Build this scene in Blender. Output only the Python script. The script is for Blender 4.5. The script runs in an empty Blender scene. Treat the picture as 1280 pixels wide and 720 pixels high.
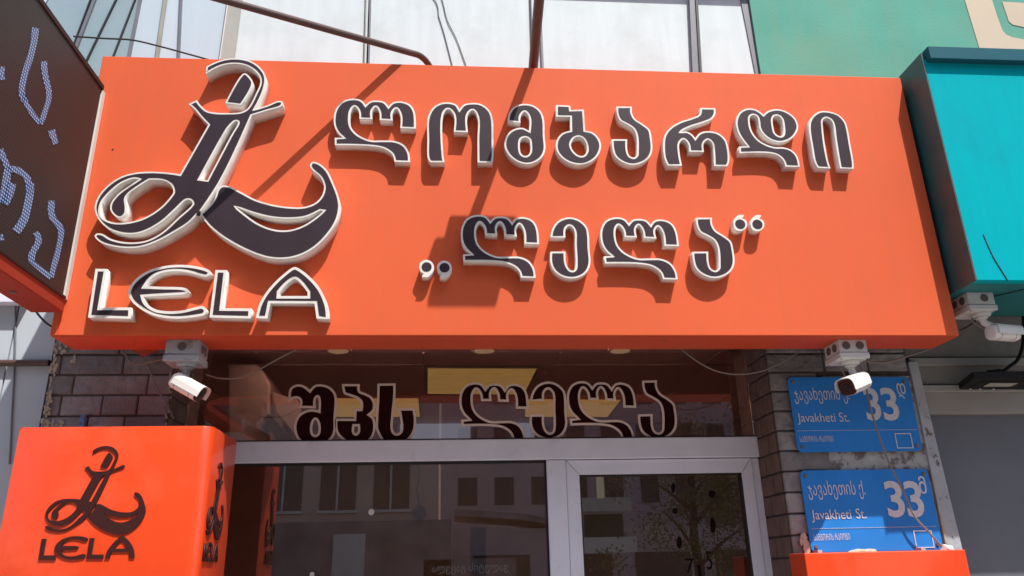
import bpy, bmesh, math, random
from mathutils import Vector, Matrix
random.seed(7)
sc = bpy.context.scene
COL = sc.collection
S = 0.8            # metres per layout unit
H = 2.0            # eye height in layout units (1.6 m)
PI = math.pi
R_ = math.radians

# ------------------------------------------------------------------ camera
FOC = 970.4
YAW, PITCH, ROLL = 0.0829399, 0.3503195, -0.0235281
cy, sy = math.cos(YAW), math.sin(YAW); cp, sp = math.cos(PITCH), math.sin(PITCH)
FW = Vector((sy*cp, cy*cp, sp)); RT0 = Vector((cy, -sy, 0)); UP0 = RT0.cross(FW)
RT = math.cos(ROLL)*RT0 + math.sin(ROLL)*UP0
UPV = -math.sin(ROLL)*RT0 + math.cos(ROLL)*UP0
cam_d = bpy.data.cameras.new('camera')
cam_d.sensor_width = 36; cam_d.lens = FOC/1280*36
cam_d.clip_start = 0.05; cam_d.clip_end = 500
cam = bpy.data.objects.new('camera', cam_d); COL.objects.link(cam)
m = Matrix((( RT.x, UPV.x, -FW.x, 0), (RT.y, UPV.y, -FW.y, 0), (RT.z, UPV.z, -FW.z, H*S), (0, 0, 0, 1)))
cam.matrix_world = m
sc.camera = cam

# ------------------------------------------------------------------ light
SUN = Vector((-.575, 1, -1.9)).normalized()
world = bpy.data.worlds.new('World'); sc.world = world; world.use_nodes = True
nt = world.node_tree
bg = nt.nodes['Background']
sky = nt.nodes.new('ShaderNodeTexSky'); sky.sky_type = 'NISHITA'; sky.sun_disc = False
d = -SUN
sky.sun_elevation = math.asin(d.z); sky.sun_rotation = math.atan2(d.x, d.y)
sky.air_density = 1.0; sky.dust_density = 1.5
nt.links.new(sky.outputs[0], bg.inputs[0]); bg.inputs[1].default_value = 0.14
sun_d = bpy.data.lights.new('sun', 'SUN'); sun_d.energy = 4.3; sun_d.angle = R_(0.5); sun_d.color = (1, .955, .89)
sun = bpy.data.objects.new('sun', sun_d); COL.objects.link(sun)
sun.rotation_euler = SUN.to_track_quat('-Z', 'Y').to_euler()
sc.view_settings.view_transform = 'Standard'; sc.view_settings.look = 'None'
sc.view_settings.exposure = 0.42; sc.view_settings.gamma = 1
try:
    sc.cycles.max_bounces = 8; sc.cycles.transparent_max_bounces = 12
except Exception: pass

# ------------------------------------------------------------------ helpers
def ray(x, y): return FW + RT*((x-640)/FOC) + UPV*((360-y)/FOC)
def up(x, y, Y):                       # photo point -> point on the vertical plane at depth Y
    r = ray(x, y); r = r*(Y/r.y); return Vector((r.x, r.y, r.z+H))
def ux(x, y, X):
    r = ray(x, y); r = r*(X/r.x); return Vector((r.x, r.y, r.z+H))
def uz(x, y, Z):
    r = ray(x, y); r = r*((Z-H)/r.z); return Vector((r.x, r.y, r.z+H))

def props(o, label=None, cat=None, group=None, kind=None):
    if label: o['label'] = label
    if cat: o['category'] = cat
    if group: o['group'] = group
    if kind: o['kind'] = kind
    return o
WLOC = {}
def thing(name, label, cat, loc, group=None):
    o = bpy.data.objects.new(name, None); COL.objects.link(o)
    o.location = loc; o.empty_display_size = .1
    WLOC[o.name] = Vector(loc)
    return props(o, label, cat, group)
def put(name, me, mat, parent=None, origin=None):
    o = bpy.data.objects.new(name, me); COL.objects.link(o)
    if mat is not None:
        me.materials.clear(); me.materials.append(mat)
    if parent is not None:
        pw = WLOC[parent.name]
        if origin is None: origin = pw
        o.parent = parent; o.location = Vector(origin)-pw
    else:
        if origin is None:
            vs = [v.co for v in me.vertices]
            origin = Vector((sum(v.x for v in vs)/len(vs), sum(v.y for v in vs)/len(vs), min(v.z for v in vs)))
        o.location = origin
    WLOC[o.name] = Vector(origin)
    me.transform(Matrix.Translation(-Vector(origin)))
    return o

class MB:
    def __init__(s): s.v = []; s.f = []
    def add(s, vs, fs):
        n = len(s.v); s.v += [tuple(v) for v in vs]; s.f += [[i+n for i in f] for f in fs]; return s
    def box(s, x0, x1, y0, y1, z0, z1):
        return s.add([(x0,y0,z0),(x1,y0,z0),(x1,y1,z0),(x0,y1,z0),(x0,y0,z1),(x1,y0,z1),(x1,y1,z1),(x0,y1,z1)],
                     [(0,3,2,1),(4,5,6,7),(0,1,5,4),(1,2,6,5),(2,3,7,6),(3,0,4,7)])
    def prism(s, pts, off):               # polygon (points), extruded by vector off
        n = len(pts); off = Vector(off); a = [Vector(p) for p in pts]
        return s.add(a+[p+off for p in a], [list(range(n)), list(range(2*n-1, n-1, -1))]+[[i,i+n,(i+1)%n+n,(i+1)%n] for i in range(n)])
    def ppx(s, px, Y, th):                # photo polygon on plane Y, th thick away from the viewer
        return s.prism([up(x, y, Y) for x, y in px], (0, th, 0))
    def cyl(s, a, b, r0, r1=None, n=16, cap=True):
        a = Vector(a); b = Vector(b); r1 = r0 if r1 is None else r1
        d = (b-a).normalized(); u = d.orthogonal().normalized(); w = d.cross(u)
        vs = []
        for c, r in ((a, r0), (b, r1)):
            for i in range(n):
                t = 2*PI*i/n; vs.append(c+(u*math.cos(t)+w*math.sin(t))*r)
        fs = [[i,(i+1)%n,(i+1)%n+n,i+n] for i in range(n)]
        if cap: fs += [list(range(n-1,-1,-1)), list(range(n,2*n))]
        return s.add(vs, fs)
    def tube(s, pts, r, n=8):
        pts = [Vector(p) for p in pts]; rings = []; u = None
        for i, p in enumerate(pts):
            d = ((pts[min(i+1, len(pts)-1)]-pts[max(i-1, 0)])).normalized()
            if u is None: u = d.orthogonal().normalized()
            u = (u-d*u.dot(d)).normalized(); w = d.cross(u)
            rr = r[i] if isinstance(r, (list, tuple)) else r
            rings.append([p+(u*math.cos(2*PI*k/n)+w*math.sin(2*PI*k/n))*rr for k in range(n)])
        vs = [v for q in rings for v in q]; fs = []
        for i in range(len(pts)-1):
            for k in range(n): fs.append([i*n+k, i*n+(k+1)%n, (i+1)*n+(k+1)%n, (i+1)*n+k])
        fs += [list(range(n-1,-1,-1)), [(len(pts)-1)*n+k for k in range(n)]]
        return s.add(vs, fs)
    def mesh(s, name='mesh', bevel=0, seg=2, smooth=False):
        me = bpy.data.meshes.new(name); me.from_pydata(s.v, [], s.f)
        bm = bmesh.new(); bm.from_mesh(me)
        bmesh.ops.recalc_face_normals(bm, faces=bm.faces)
        if bevel:
            es = [e for e in bm.edges if len(e.link_faces) == 2 and e.calc_face_angle(0) > .5]
            bmesh.ops.bevel(bm, geom=es, offset=bevel, segments=seg, affect='EDGES', profile=.5, clamp_overlap=True)
        if smooth:
            for f in bm.faces: f.smooth = True
            for e in bm.edges:
                if len(e.link_faces) == 2 and e.calc_face_angle(0) > .7: e.smooth = False
        bm.to_mesh(me); bm.free(); return me
    def part(s, name, mat, parent=None, bevel=0, seg=2, smooth=False, origin=None):
        return put(name, s.mesh(name, bevel, seg, smooth), mat, parent, origin)
def crspline(pts, n=10, wobble=0):
    pts = [Vector(p) for p in pts]; out = []
    for i in range(len(pts)-1):
        p0 = pts[max(i-1, 0)]; p1 = pts[i]; p2 = pts[i+1]; p3 = pts[min(i+2, len(pts)-1)]
        for k in range(n):
            t = k/n
            out.append(.5*((2*p1)+(p2-p0)*t+(2*p0-5*p1+4*p2-p3)*t*t+(3*p1-p0-3*p2+p3)*t**3))
    out.append(pts[-1]); return out

# ------------------------------------------------------------------ materials
def mat(name, col, rough=.6, metal=0, var=.06, scale=6, bump=0, bscale=60, coat=0, spec=.5, emit=None, estr=0,
        dirt_sheen=None, dscale=3, dlow=.5, dhigh=.65, streak=False, detail=6, bdist=.01):
    m = bpy.data.materials.new(name); m.use_nodes = True
    nt = m.node_tree; N = nt.nodes; L = nt.links; b = N['Principled BSDF']
    tc = N.new('ShaderNodeTexCoord'); src = tc.outputs['Object']
    geo = N.new('ShaderNodeNewGeometry')
    pos = geo.outputs['Position']
    nz = N.new('ShaderNodeTexNoise'); nz.inputs['Scale'].default_value = scale; nz.inputs['Detail'].default_value = detail
    if streak:
        mp = N.new('ShaderNodeMapping'); mp.inputs['Scale'].default_value = (1, 1, .12)
        L.new(pos, mp.inputs[0]); L.new(mp.outputs[0], nz.inputs['Vector'])
    else: L.new(pos, nz.inputs['Vector'])
    mx = N.new('ShaderNodeMix'); mx.data_type = 'RGBA'
    mx.inputs[6].default_value = tuple(max(0, c*(1-var)) for c in col)+(1,)
    mx.inputs[7].default_value = tuple(min(1, c*(1+var)) for c in col)+(1,)
    cr = N.new('ShaderNodeMapRange'); cr.inputs[1].default_value = .3; cr.inputs[2].default_value = .7
    L.new(nz.outputs['Fac'], cr.inputs[0]); L.new(cr.outputs[0], mx.inputs[0])
    out = mx.outputs[2]
    if dirt_sheen:
        n2 = N.new('ShaderNodeTexNoise'); n2.inputs['Scale'].default_value = dscale; n2.inputs['Detail'].default_value = 8
        n2.inputs['Roughness'].default_value = .65
        L.new(pos, n2.inputs['Vector'])
        r2 = N.new('ShaderNodeMapRange'); r2.inputs[1].default_value = dlow; r2.inputs[2].default_value = dhigh
        L.new(n2.outputs['Fac'], r2.inputs[0])
        m2 = N.new('ShaderNodeMix'); m2.data_type = 'RGBA'; m2.inputs[7].default_value = tuple(dirt_sheen)+(1,)
        L.new(r2.outputs[0], m2.inputs[0]); L.new(out, m2.inputs[6]); out = m2.outputs[2]
    L.new(out, b.inputs['Base Color'])
    b.inputs['Roughness'].default_value = rough; b.inputs['Metallic'].default_value = metal
    b.inputs['Specular IOR Level'].default_value = spec
    if coat: b.inputs['Coat Weight'].default_value = coat; b.inputs['Coat Roughness'].default_value = .12
    if bump:
        n3 = N.new('ShaderNodeTexNoise'); n3.inputs['Scale'].default_value = bscale; n3.inputs['Detail'].default_value = 8
        L.new(pos, n3.inputs['Vector'])
        bp = N.new('ShaderNodeBump'); bp.inputs['Strength'].default_value = bump; bp.inputs['Distance'].default_value = bdist
        L.new(n3.outputs['Fac'], bp.inputs['Height']); L.new(bp.outputs[0], b.inputs['Normal'])
    if emit:
        b.inputs['Emission Color'].default_value = tuple(emit)+(1,); b.inputs['Emission Strength'].default_value = estr
    return m
M = {}
M['orange'] = mat('orange_sign_vinyl', (.71, .120, .044), .6, spec=.14, var=.06, scale=.8, bump=.05, bscale=250, dirt_sheen=(.62, .115, .05), dscale=1.1, dlow=.45, dhigh=.95)
def streaks(m, amt, col):
    nt = m.node_tree; N = nt.nodes; L = nt.links; b = N['Principled BSDF']; src = b.inputs['Base Color'].links[0].from_socket
    g = N.new('ShaderNodeNewGeometry'); mp = N.new('ShaderNodeMapping'); mp.inputs['Scale'].default_value = (22, 22, .9)
    nz = N.new('ShaderNodeTexNoise'); nz.inputs['Scale'].default_value = 1; nz.inputs['Detail'].default_value = 5
    r_ = N.new('ShaderNodeMapRange'); r_.inputs[1].default_value = .48; r_.inputs[2].default_value = .78; r_.inputs[4].default_value = amt
    mx = N.new('ShaderNodeMix'); mx.data_type = 'RGBA'; mx.inputs[7].default_value = col+(1,)
    L.new(g.outputs['Position'], mp.inputs[0]); L.new(mp.outputs[0], nz.inputs['Vector']); L.new(nz.outputs[0], r_.inputs[0])
    L.new(r_.outputs[0], mx.inputs[0]); L.new(src, mx.inputs[6]); L.new(mx.outputs[2], b.inputs['Base Color'])
streaks(M['orange'], .18, (.50, .13, .07))
M['orange_edge_shade'] = mat('orange_sign_edge_shade', (.60, .065, .018), .55, var=.06, scale=3)  # darker orange: shade of the sign's underside and trim put into the colour
M['orange_box'] = mat('orange_lightbox_plastic', (.80, .066, .013), .30, var=.05, scale=5, bump=.06, bscale=7, coat=.35, dirt_sheen=(.92, .095, .035), dscale=1.6, dlow=.5, dhigh=.62)  # lighter blotches paint sheen patches into the plastic's base colour
M['letter'] = mat('letter_white_return', (.76, .72, .67), .45, var=.05, scale=14, dirt_sheen=(.42, .37, .32), dscale=8, dlow=.55, dhigh=.80)
M['face'] = mat('letter_dark_face', (.040, .026, .034), .42, spec=.22, var=.12, scale=6, bump=.03, bscale=30)
M['flat_letter'] = mat('letter_dark_brown', (.045, .013, .012), .5, spec=.2, var=.1, scale=8)
M['sticker_edge'] = mat('sticker_beige_outline', (.85, .66, .58), .6, spec=.2, var=.05)
M['sticker'] = mat('sticker_dark_red', (.030, .006, .006), .8, spec=.05, var=.1)
M['teal'] = mat('teal_sign_face', (.0, .40, .46), .7, spec=.04, var=.05, scale=2, dirt_sheen=(.004, .33, .41), dscale=2, dlow=.5, dhigh=.8)
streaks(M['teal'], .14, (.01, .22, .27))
M['teal_dark'] = mat('teal_sign_side', (.035, .12, .125), .4, var=.25, scale=3, dirt_sheen=(.10, .09, .075), dscale=2.5, dlow=.45, dhigh=.7)
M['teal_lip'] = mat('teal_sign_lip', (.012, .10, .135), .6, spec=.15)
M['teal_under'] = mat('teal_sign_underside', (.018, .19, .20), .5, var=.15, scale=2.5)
M['green'] = mat('mint_painted_wall', (.115, .37, .29), .85, spec=.2, var=.10, scale=2.2, bump=.12, bscale=60, dirt_sheen=(.19, .36, .26), dscale=1.2, dlow=.42, dhigh=.8)
streaks(M['green'], .35, (.20, .33, .24))
M['beige'] = mat('beige_painted_emblem', (.58, .48, .36), .8, var=.05, scale=3, bump=.1, bscale=60)
M['panel_white'] = mat('white_cladding', (.62, .70, .72), .6, spec=.25, var=.05, scale=14, streak=True, dirt_sheen=(.54, .60, .61), dscale=3, dlow=.48, dhigh=.75)
M['panel_pale'] = mat('pale_blue_cladding', (.50, .60, .67), .45, var=.05, scale=6, streak=True)
M['panel_blue'] = mat('blue_grey_cladding', (.28, .39, .44), .4, var=.06, scale=3, dirt_sheen=(.31, .39, .42), dscale=1.5, dlow=.4, dhigh=.7)
M['cladding_low'] = mat('pale_grey_cladding', (.50, .55, .60), .5, var=.04, scale=3)
M['batten'] = mat('grey_batten', (.16, .17, .20), .5, var=.1)
M['batten_dark'] = mat('dark_joint', (.03, .032, .04), .6, var=.1)
M['batten_olive'] = mat('olive_batten', (.32, .32, .26), .6, var=.1)
M['column'] = mat('stone_grey_column', (.38, .39, .35), .7, var=.06, scale=5)
M['core'] = mat('dark_wall_behind', (.10, .08, .075), .9, var=.2, scale=4, bump=.3, bscale=30)
for i_, k_ in enumerate((.82, 1.0, 1.2)): M['brick%d' % i_] = mat('grey_brown_block_%d' % i_, (.27*k_, .25*k_, .25*k_), .88, spec=.25, var=.25, scale=12, bump=1.0, bscale=17, bdist=.03, dirt_sheen=(.15, .12, .12), dscale=6, dlow=.45, dhigh=.75)
M['brick'] = mat('grey_brown_block', (.19, .145, .145), .85, var=.22, scale=12, bump=.9, bscale=28, dirt_sheen=(.20, .165, .165), dscale=7, dlow=.4, dhigh=.75)
M['brick_side'] = mat('red_brown_block', (.15, .085, .072), .85, var=.2, scale=12, bump=.8, bscale=28)
M['mortar'] = mat('dark_mortar', (.085, .066, .062), .95, var=.2, scale=20, bump=.4, bscale=60)
M['chip'] = mat('cream_plaster_chip', (.42, .36, .27), .9, var=.15, scale=25, bump=.5, bscale=60)
M['plaster'] = mat('peeling_plaster', (.42, .41, .40), .9, var=.2, scale=12, bump=.8, bscale=40, dirt_sheen=(.17, .145, .13), dscale=13, dlow=.48, dhigh=.56)
M['trim'] = mat('grey_plaster_strip', (.40, .41, .44), .85, var=.1, scale=10, bump=.4, bscale=40, dirt_sheen=(.12, .09, .08), dscale=14, dlow=.6, dhigh=.66)
M['alu'] = mat('white_window_frame', (.78, .78, .88), .45, var=.04, scale=6, dirt_sheen=(.45, .44, .46), dscale=8, dlow=.6, dhigh=.9)
M['gasket'] = mat('black_gasket', (.01, .01, .01), .6)
M['led_base'] = None
M['led_frame'] = mat('brown_display_bezel', (.04, .02, .017), .6, spec=.2, var=.1)
M['led_strip'] = mat('white_edge_strip', (.62, .62, .58), .5, var=.06)
M['led_housing'] = mat('orange_red_housing', (.34, .038, .018), .7, spec=.15, var=.1, scale=4)
M['plate'] = mat('blue_street_plate', (.022, .22, .66), .45, spec=.3, var=.08, scale=5, bump=.03, bscale=30)
M['plate_text'] = mat('plate_white_paint', (.58, .60, .64), .5, var=.08, scale=40)
M['screw'] = mat('dull_screw', (.22, .19, .16), .5, metal=.6)
M['cambox'] = mat('white_camera_plastic', (.60, .59, .57), .45, var=.05, scale=14, dirt_sheen=(.25, .23, .21), dscale=18, dlow=.58, dhigh=.8)
M['cambox_dirty'] = mat('dirty_grey_plastic', (.36, .37, .40), .5, var=.12, scale=14, dirt_sheen=(.12, .09, .08), dscale=14, dlow=.5, dhigh=.7)
M['cam_body'] = mat('camera_body_white', (.78, .76, .72), .35, var=.04, scale=10)
M['cap'] = mat('grey_rubber_cap', (.11, .09, .09), .6, var=.1)
M['lens'] = mat('dark_lens_glass', (.045, .014, .010), .25, spec=.3)
M['wire_dark'] = mat('dark_wire', (.03, .02, .02), .6)
M['wire_grey'] = mat('grey_wire', (.22, .19, .17), .6)
M['wire_blue'] = mat('blue_grey_wire', (.13, .17, .20), .6)
M['rod'] = mat('brown_painted_steel', (.085, .042, .035), .45, var=.12, scale=9)
M['flood_body'] = mat('black_floodlight', (.010, .008, .008), .6, spec=.2, var=.1)
M['flood_glass'] = mat('floodlight_glass', (.45, .44, .36), .2)
M['siding'] = mat('beige_grey_siding', (.25, .225, .205), .7, var=.09, scale=4, bump=.15, bscale=30, dirt_sheen=(.13, .11, .10), dscale=3, dlow=.52, dhigh=.8)
M['siding_light'] = mat('light_grey_siding', (.33, .31, .29), .7, var=.08, scale=4)
M['shutter'] = mat('slate_grey_shutter', (.15, .155, .18), .6, var=.06, scale=5, bump=.05, bscale=80)
M['gold_lamp'] = mat('warm_ceiling_panel', (.35, .30, .13), .6, var=.5, scale=5, emit=(.50, .44, .15), estr=.62)
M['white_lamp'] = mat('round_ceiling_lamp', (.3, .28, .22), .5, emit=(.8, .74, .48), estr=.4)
M['ceiling'] = mat('dark_ceiling', (.66, .50, .48), .8, var=.05)
M['inner_wall'] = mat('interior_wall', (.5, .38, .36), .8, var=.1)
M['inner_glow'] = mat('glowing_pale_blue_board', (.25, .38, .50), .6, emit=(.20, .34, .50), estr=.9)  # boards glow by emission although they are no lamps
M['inner_floor'] = mat('interior_floor', (.6, .48, .45), .8)
M['asphalt'] = mat('asphalt', (.055, .055, .055), .9, var=.15, scale=8, bump=.4, bscale=90)
M['paving'] = mat('pale_paving', (.27, .245, .22), .85, var=.12, scale=5, bump=.2, bscale=40)
M['opp_wall'] = mat('opposite_facade', (.62, .44, .38), .8, var=.08, scale=1)
M['opp_dark'] = mat('opposite_dark_shop', (.28, .21, .21), .6, var=.35, scale=1.5)
M['opp_purple'] = mat('violet_grey_facade', (.52, .43, .46), .8, var=.06)
M['opp_pane'] = mat('pale_far_window', (.07, .055, .055), .5)
M['opp_glass'] = mat('opposite_window', (.10, .07, .06), .35)
M['opp_frame'] = mat('opposite_window_frame', (.6, .58, .56), .6)
M['opp_green'] = mat('green_shop_board', (.035, .085, .06), .6)
M['opp_pale'] = mat('pale_canopy', (.8, .78, .76), .7)
M['bark'] = mat('bark', (.09, .065, .045), .9, bump=.6, bscale=20)
M['leaf'] = mat('leaf', (.22, .19, .075), .7, var=.5, scale=3)
M['blue_tag'] = mat('blue_metal_strip', (.10, .26, .55), .5)
M['card'] = mat('tan_card', (.30, .20, .12), .7, var=.15, scale=9)
M['foam'] = mat('cream_foam', (.52, .46, .33), .9, bump=.8, bscale=60)
M['tube'] = mat('fill_lamp_glow', (.8, .8, .8), .5, emit=(1, .80, .72), estr=26)  # emission of the added, unseen fill lamp in the shop
M['scrap'] = mat('dark_orange_vinyl', (.25, .05, .02), .6)
M['matte'] = mat('matte_black', (.012, .009, .008), 1, spec=0)
M['ac'] = mat('beige_appliance', (.20, .165, .14), .6, var=.06)
M['tip'] = mat('white_filler', (.7, .7, .68), .8)

def glass_mat(name, tint, refl=1.0, rough=0.0, ior=2.0):
    m = bpy.data.materials.new(name); m.use_nodes = True; nt = m.node_tree; N = nt.nodes; L = nt.links
    N.clear(); o = N.new('ShaderNodeOutputMaterial'); mx = N.new('ShaderNodeMixShader'); t = N.new('ShaderNodeBsdfTransparent')
    g = N.new('ShaderNodeBsdfGlossy'); f = N.new('ShaderNodeFresnel'); f.inputs[0].default_value = ior
    t.inputs[0].default_value = tint+(1,); g.inputs[0].default_value = (refl, refl, refl, 1); g.inputs['Roughness'].default_value = rough
    nz = N.new('ShaderNodeTexNoise'); nz.inputs['Scale'].default_value = 1.3; bp = N.new('ShaderNodeBump'); bp.inputs['Strength'].default_value = .03; bp.inputs['Distance'].default_value = .02
    L.new(nz.outputs[0], bp.inputs['Height']); L.new(bp.outputs[0], g.inputs['Normal'])
    L.new(f.outputs[0], mx.inputs[0]); L.new(t.outputs[0], mx.inputs[1]); L.new(g.outputs[0], mx.inputs[2]); L.new(mx.outputs[0], o.inputs[0])
    return m
M['glass'] = glass_mat('shopfront_glass', (.72, .56, .52))
M['win_glass'] = glass_mat('window_glass', (.56, .50, .47), ior=2.35)
M['door_glass'] = glass_mat('door_glass', (.5, .44, .40), ior=2.3)

def led_mat(name, on):
    m = bpy.data.materials.new(name); m.use_nodes = True; nt = m.node_tree; N = nt.nodes; L = nt.links; b = N['Principled BSDF']
    geo = N.new('ShaderNodeNewGeometry'); sx = N.new('ShaderNodeSeparateXYZ'); L.new(geo.outputs['Position'], sx.inputs[0])
    P = .0150
    def cell(sock, shift=0):
        a = N.new('ShaderNodeMath'); a.operation = 'MULTIPLY_ADD'; a.inputs[1].default_value = 1/P; a.inputs[2].default_value = shift
        L.new(sock, a.inputs[0]); c = N.new('ShaderNodeMath'); c.operation = 'FRACT'; L.new(a.outputs[0], c.inputs[0])
        e = N.new('ShaderNodeMath'); e.operation = 'SUBTRACT'; e.inputs[1].default_value = .5; L.new(c.outputs[0], e.inputs[0])
        g = N.new('ShaderNodeMath'); g.operation = 'POWER'; g.inputs[1].default_value = 2; L.new(e.outputs[0], g.inputs[0]); return g.outputs[0]
    s = N.new('ShaderNodeMath'); s.operation = 'ADD'; L.new(cell(sx.outputs['Y']), s.inputs[0]); L.new(cell(sx.outputs['Z']), s.inputs[1])
    r = N.new('ShaderNodeMapRange'); r.inputs[1].default_value = .14; r.inputs[2].default_value = .07; r.inputs[3].default_value = 0; r.inputs[4].default_value = 1
    L.new(s.outputs[0], r.inputs[0])
    mx = N.new('ShaderNodeMix'); mx.data_type = 'RGBA'
    if on:
        mx.inputs[6].default_value = (.015, .025, .10, 1); mx.inputs[7].default_value = (.42, .60, .95, 1)
        L.new(mx.outputs[2], b.inputs['Emission Color']); b.inputs['Emission Strength'].default_value = .5
        b.inputs['Base Color'].default_value = (.05, .05, .07, 1)
    else:
        mx.inputs[6].default_value = (.040, .025, .022, 1); mx.inputs[7].default_value = (.001, .001, .001, 1)
        L.new(mx.outputs[2], b.inputs['Base Color'])
    L.new(r.outputs[0], mx.inputs[0]); b.inputs['Roughness'].default_value = .55
    return m
M['led_base'] = led_mat('display_mesh', False); M['led_on'] = led_mat('display_lit_dots', True)

# ------------------------------------------------------------------ glyph tracing
def parse(txt, default):
    out = []
    for tok in txt.split():
        o = default
        if tok[0] in ORI: o = ORI[tok[0]]; tok = tok[1:]
        c = tok.endswith('*'); tok = tok.rstrip('*'); x, y = tok.split(',')
        out.append((o[0]+float(x)/o[2], o[1]+float(y)/o[2], c))
    return out
ORI = {'A': (220, 65, 6), 'B': (180, 150, 6), 'C': (110, 210, 6), 'D': (240, 190, 4.8)}
def smooth(pts, n=5):
    out = []; N_ = len(pts)
    for i in range(N_):
        a = pts[i]; b = pts[(i+1) % N_]; z = pts[i-1]; c = pts[(i+2) % N_]
        pa = Vector(a[:2]); pb = Vector(b[:2]); pz = Vector(z[:2]); pc = Vector(c[:2])
        out.append(pa)
        if a[2] and b[2]: continue
        L = (pb-pa).length
        def tan(p, q, r):            # centripetal tangent at q, scaled for a segment of length L
            d0 = max((q-p).length, 1e-4)**.5; d1 = max((r-q).length, 1e-4)**.5
            return ((q-p)/d0-(r-p)/(d0+d1)+(r-q)/d1)*(L**.5)
        ta = (pb-pa) if a[2] else tan(pz, pa, pb)
        tb = (pb-pa) if b[2] else tan(pa, pb, pc)
        if a[2]: ta = (pb-pa)*1.5-tb*.5
        if b[2]: tb = (pb-pa)*1.5-ta*.5
        for k in range(1, n):
            t = k/n
            out.append(pa*(2*t**3-3*t*t+1)+ta*(t**3-2*t*t+t)+pb*(-2*t**3+3*t*t)+tb*(t**3-t*t))
    return out
def loops_px(spec, org, Y):
    res = []
    for s in spec:
        res.append([(lambda p: Vector((p.x, p.z)))(up(q[0], q[1], Y)) for q in smooth(parse(s, org))])
    return res
def area(l): return .5*sum(l[i].x*l[(i+1) % len(l)].y-l[(i+1) % len(l)].x*l[i].y for i in range(len(l)))
def inset(loops, d):
    big = max(range(len(loops)), key=lambda i: abs(area(loops[i])))
    out = []
    for i, l in enumerate(loops):
        l = [p for k, p in enumerate(l) if (p-l[k-1]).length > 1e-4]
        s = 1 if area(l) > 0 else -1
        if i != big: s = -s
        n = len(l); r = []
        for k in range(n):
            e0 = (l[k]-l[k-1]); e1 = (l[(k+1) % n]-l[k])
            if e0.length < 1e-6 or e1.length < 1e-6: continue
            e0.normalize(); e1.normalize()
            n0 = Vector((-e0.y, e0.x))*s; n1 = Vector((-e1.y, e1.x))*s
            b = n0+n1
            if b.length < .3: b = n0
            b.normalize(); k_ = max(b.dot(n0), .55)
            r.append(l[k]+b*(d/k_))
        out.append(r)
    return out
def bbox(loops):
    xs = [p.x for l in loops for p in l]; ys = [p.y for l in loops for p in l]
    return min(xs), max(xs), min(ys), max(ys)
def fit(loops, bb, src=None):
    x0, x1, y0, y1 = src or bbox(loops); X0, X1, Y0, Y1 = bb
    return [[Vector((X0+(p.x-x0)/(x1-x0)*(X1-X0), Y0+(p.y-y0)/(y1-y0)*(Y1-Y0))) for p in l] for l in loops]
def bbpx(x0, x1, y0, y1, Y):      # pixel extents (taken through the middle) -> plane extents
    xm = (x0+x1)/2; ym = (y0+y1)/2
    return up(x0, ym, Y).x, up(x1, ym, Y).x, up(xm, y1, Y).z, up(xm, y0, Y).z
def slab(loops, depth, bev=0):    # filled 2D curve -> mesh, from z=0 to z=depth
    cu = bpy.data.curves.new('tmp', 'CURVE'); cu.dimensions = '2D'; cu.fill_mode = 'BOTH'; cu.extrude = depth/2
    for l in loops:
        s = cu.splines.new('POLY'); s.points.add(len(l)-1)
        for p, q in zip(s.points, l): p.co = (q.x, q.y, 0, 1)
        s.use_cyclic_u = True
    o = bpy.data.objects.new('tmp', cu); COL.objects.link(o)
    dg = bpy.context.evaluated_depsgraph_get(); dg.update()
    me = bpy.data.meshes.new_from_object(o.evaluated_get(dg))
    bpy.data.objects.remove(o); bpy.data.curves.remove(cu)
    me.transform(Matrix.Translation((0, 0, depth/2)))
    bm = bmesh.new(); bm.from_mesh(me); bmesh.ops.remove_doubles(bm, verts=bm.verts, dist=1e-5)
    bmesh.ops.recalc_face_normals(bm, faces=bm.faces); bm.to_mesh(me); bm.free()
    return me
def front(me, Yb):                # put slab on a wall facing the viewer, its back at Yb
    me.transform(Matrix(((1,0,0,0), (0,0,-1,Yb), (0,1,0,0), (0,0,0,1)))); return me
def letter(loops, depth, Yb, parent, rim=.0125, mats=('letter', 'face'), name='letter', label=None, faceloops=None, proud=.002):
    me = front(slab(loops, depth), Yb)
    o = put(name, me, M[mats[0]], parent)
    f = front(slab(faceloops if faceloops else inset(loops, rim), .006), Yb-depth+.006-proud)
    put(name+'_face', f, M[mats[1]], o)
    if label: o['label'] = label
    return o

G = {}
G['l'] = (["75,260 88,130 150,45 250,12 345,25 393,75* 440,38 510,30 580,45 622,90* 665,50 740,38 835,70 882,140 893,310* 738,303* 738,170 700,108 662,150 665,230* 532,222* 528,140 495,92 460,130 460,216* 330,212* 322,130 282,88 243,140 243,280 300,360 430,425 560,430 690,436 780,480 828,560 835,645* 680,640* 660,570 590,515 480,488 85,475* 83,402* 170,402* 110,345"], (408, 122, 8))
G['o'] = (["85,190 130,95 200,45 290,32 370,55 403,105* 445,55 530,38 620,50 700,110 735,200 742,400 742,580 732,632* 585,632* 583,400 583,180 538,108 488,150 488,330* 345,325* 345,150 290,98 243,145 243,560 255,630* 118,630* 88,595 82,400"], (524, 124, 8))
G['m'] = (["148,207* 165,120 215,60 300,32 400,45 475,100 510,180 518,350 525,490 490,565 420,615 340,632 240,605 160,540 122,470 118,400 150,330 210,285 290,270 362,300* 362,160 320,108 280,150 278,218*", "272,420 285,380 325,365 365,385 375,430 375,500 355,540 320,552 285,530 272,480"], (616, 126, 8))
G['b'] = (["122,42* 262,48* 268,92* 398,88* 412,298* 500,325 560,400 570,470 530,560 450,618 360,638 260,618 175,565 125,490 125,400 175,330 265,298* 262,160* 120,158*", "270,430 300,375 350,357 395,380 425,440 428,500 400,545 365,552 320,530 280,480"], (680, 126, 8))
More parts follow.
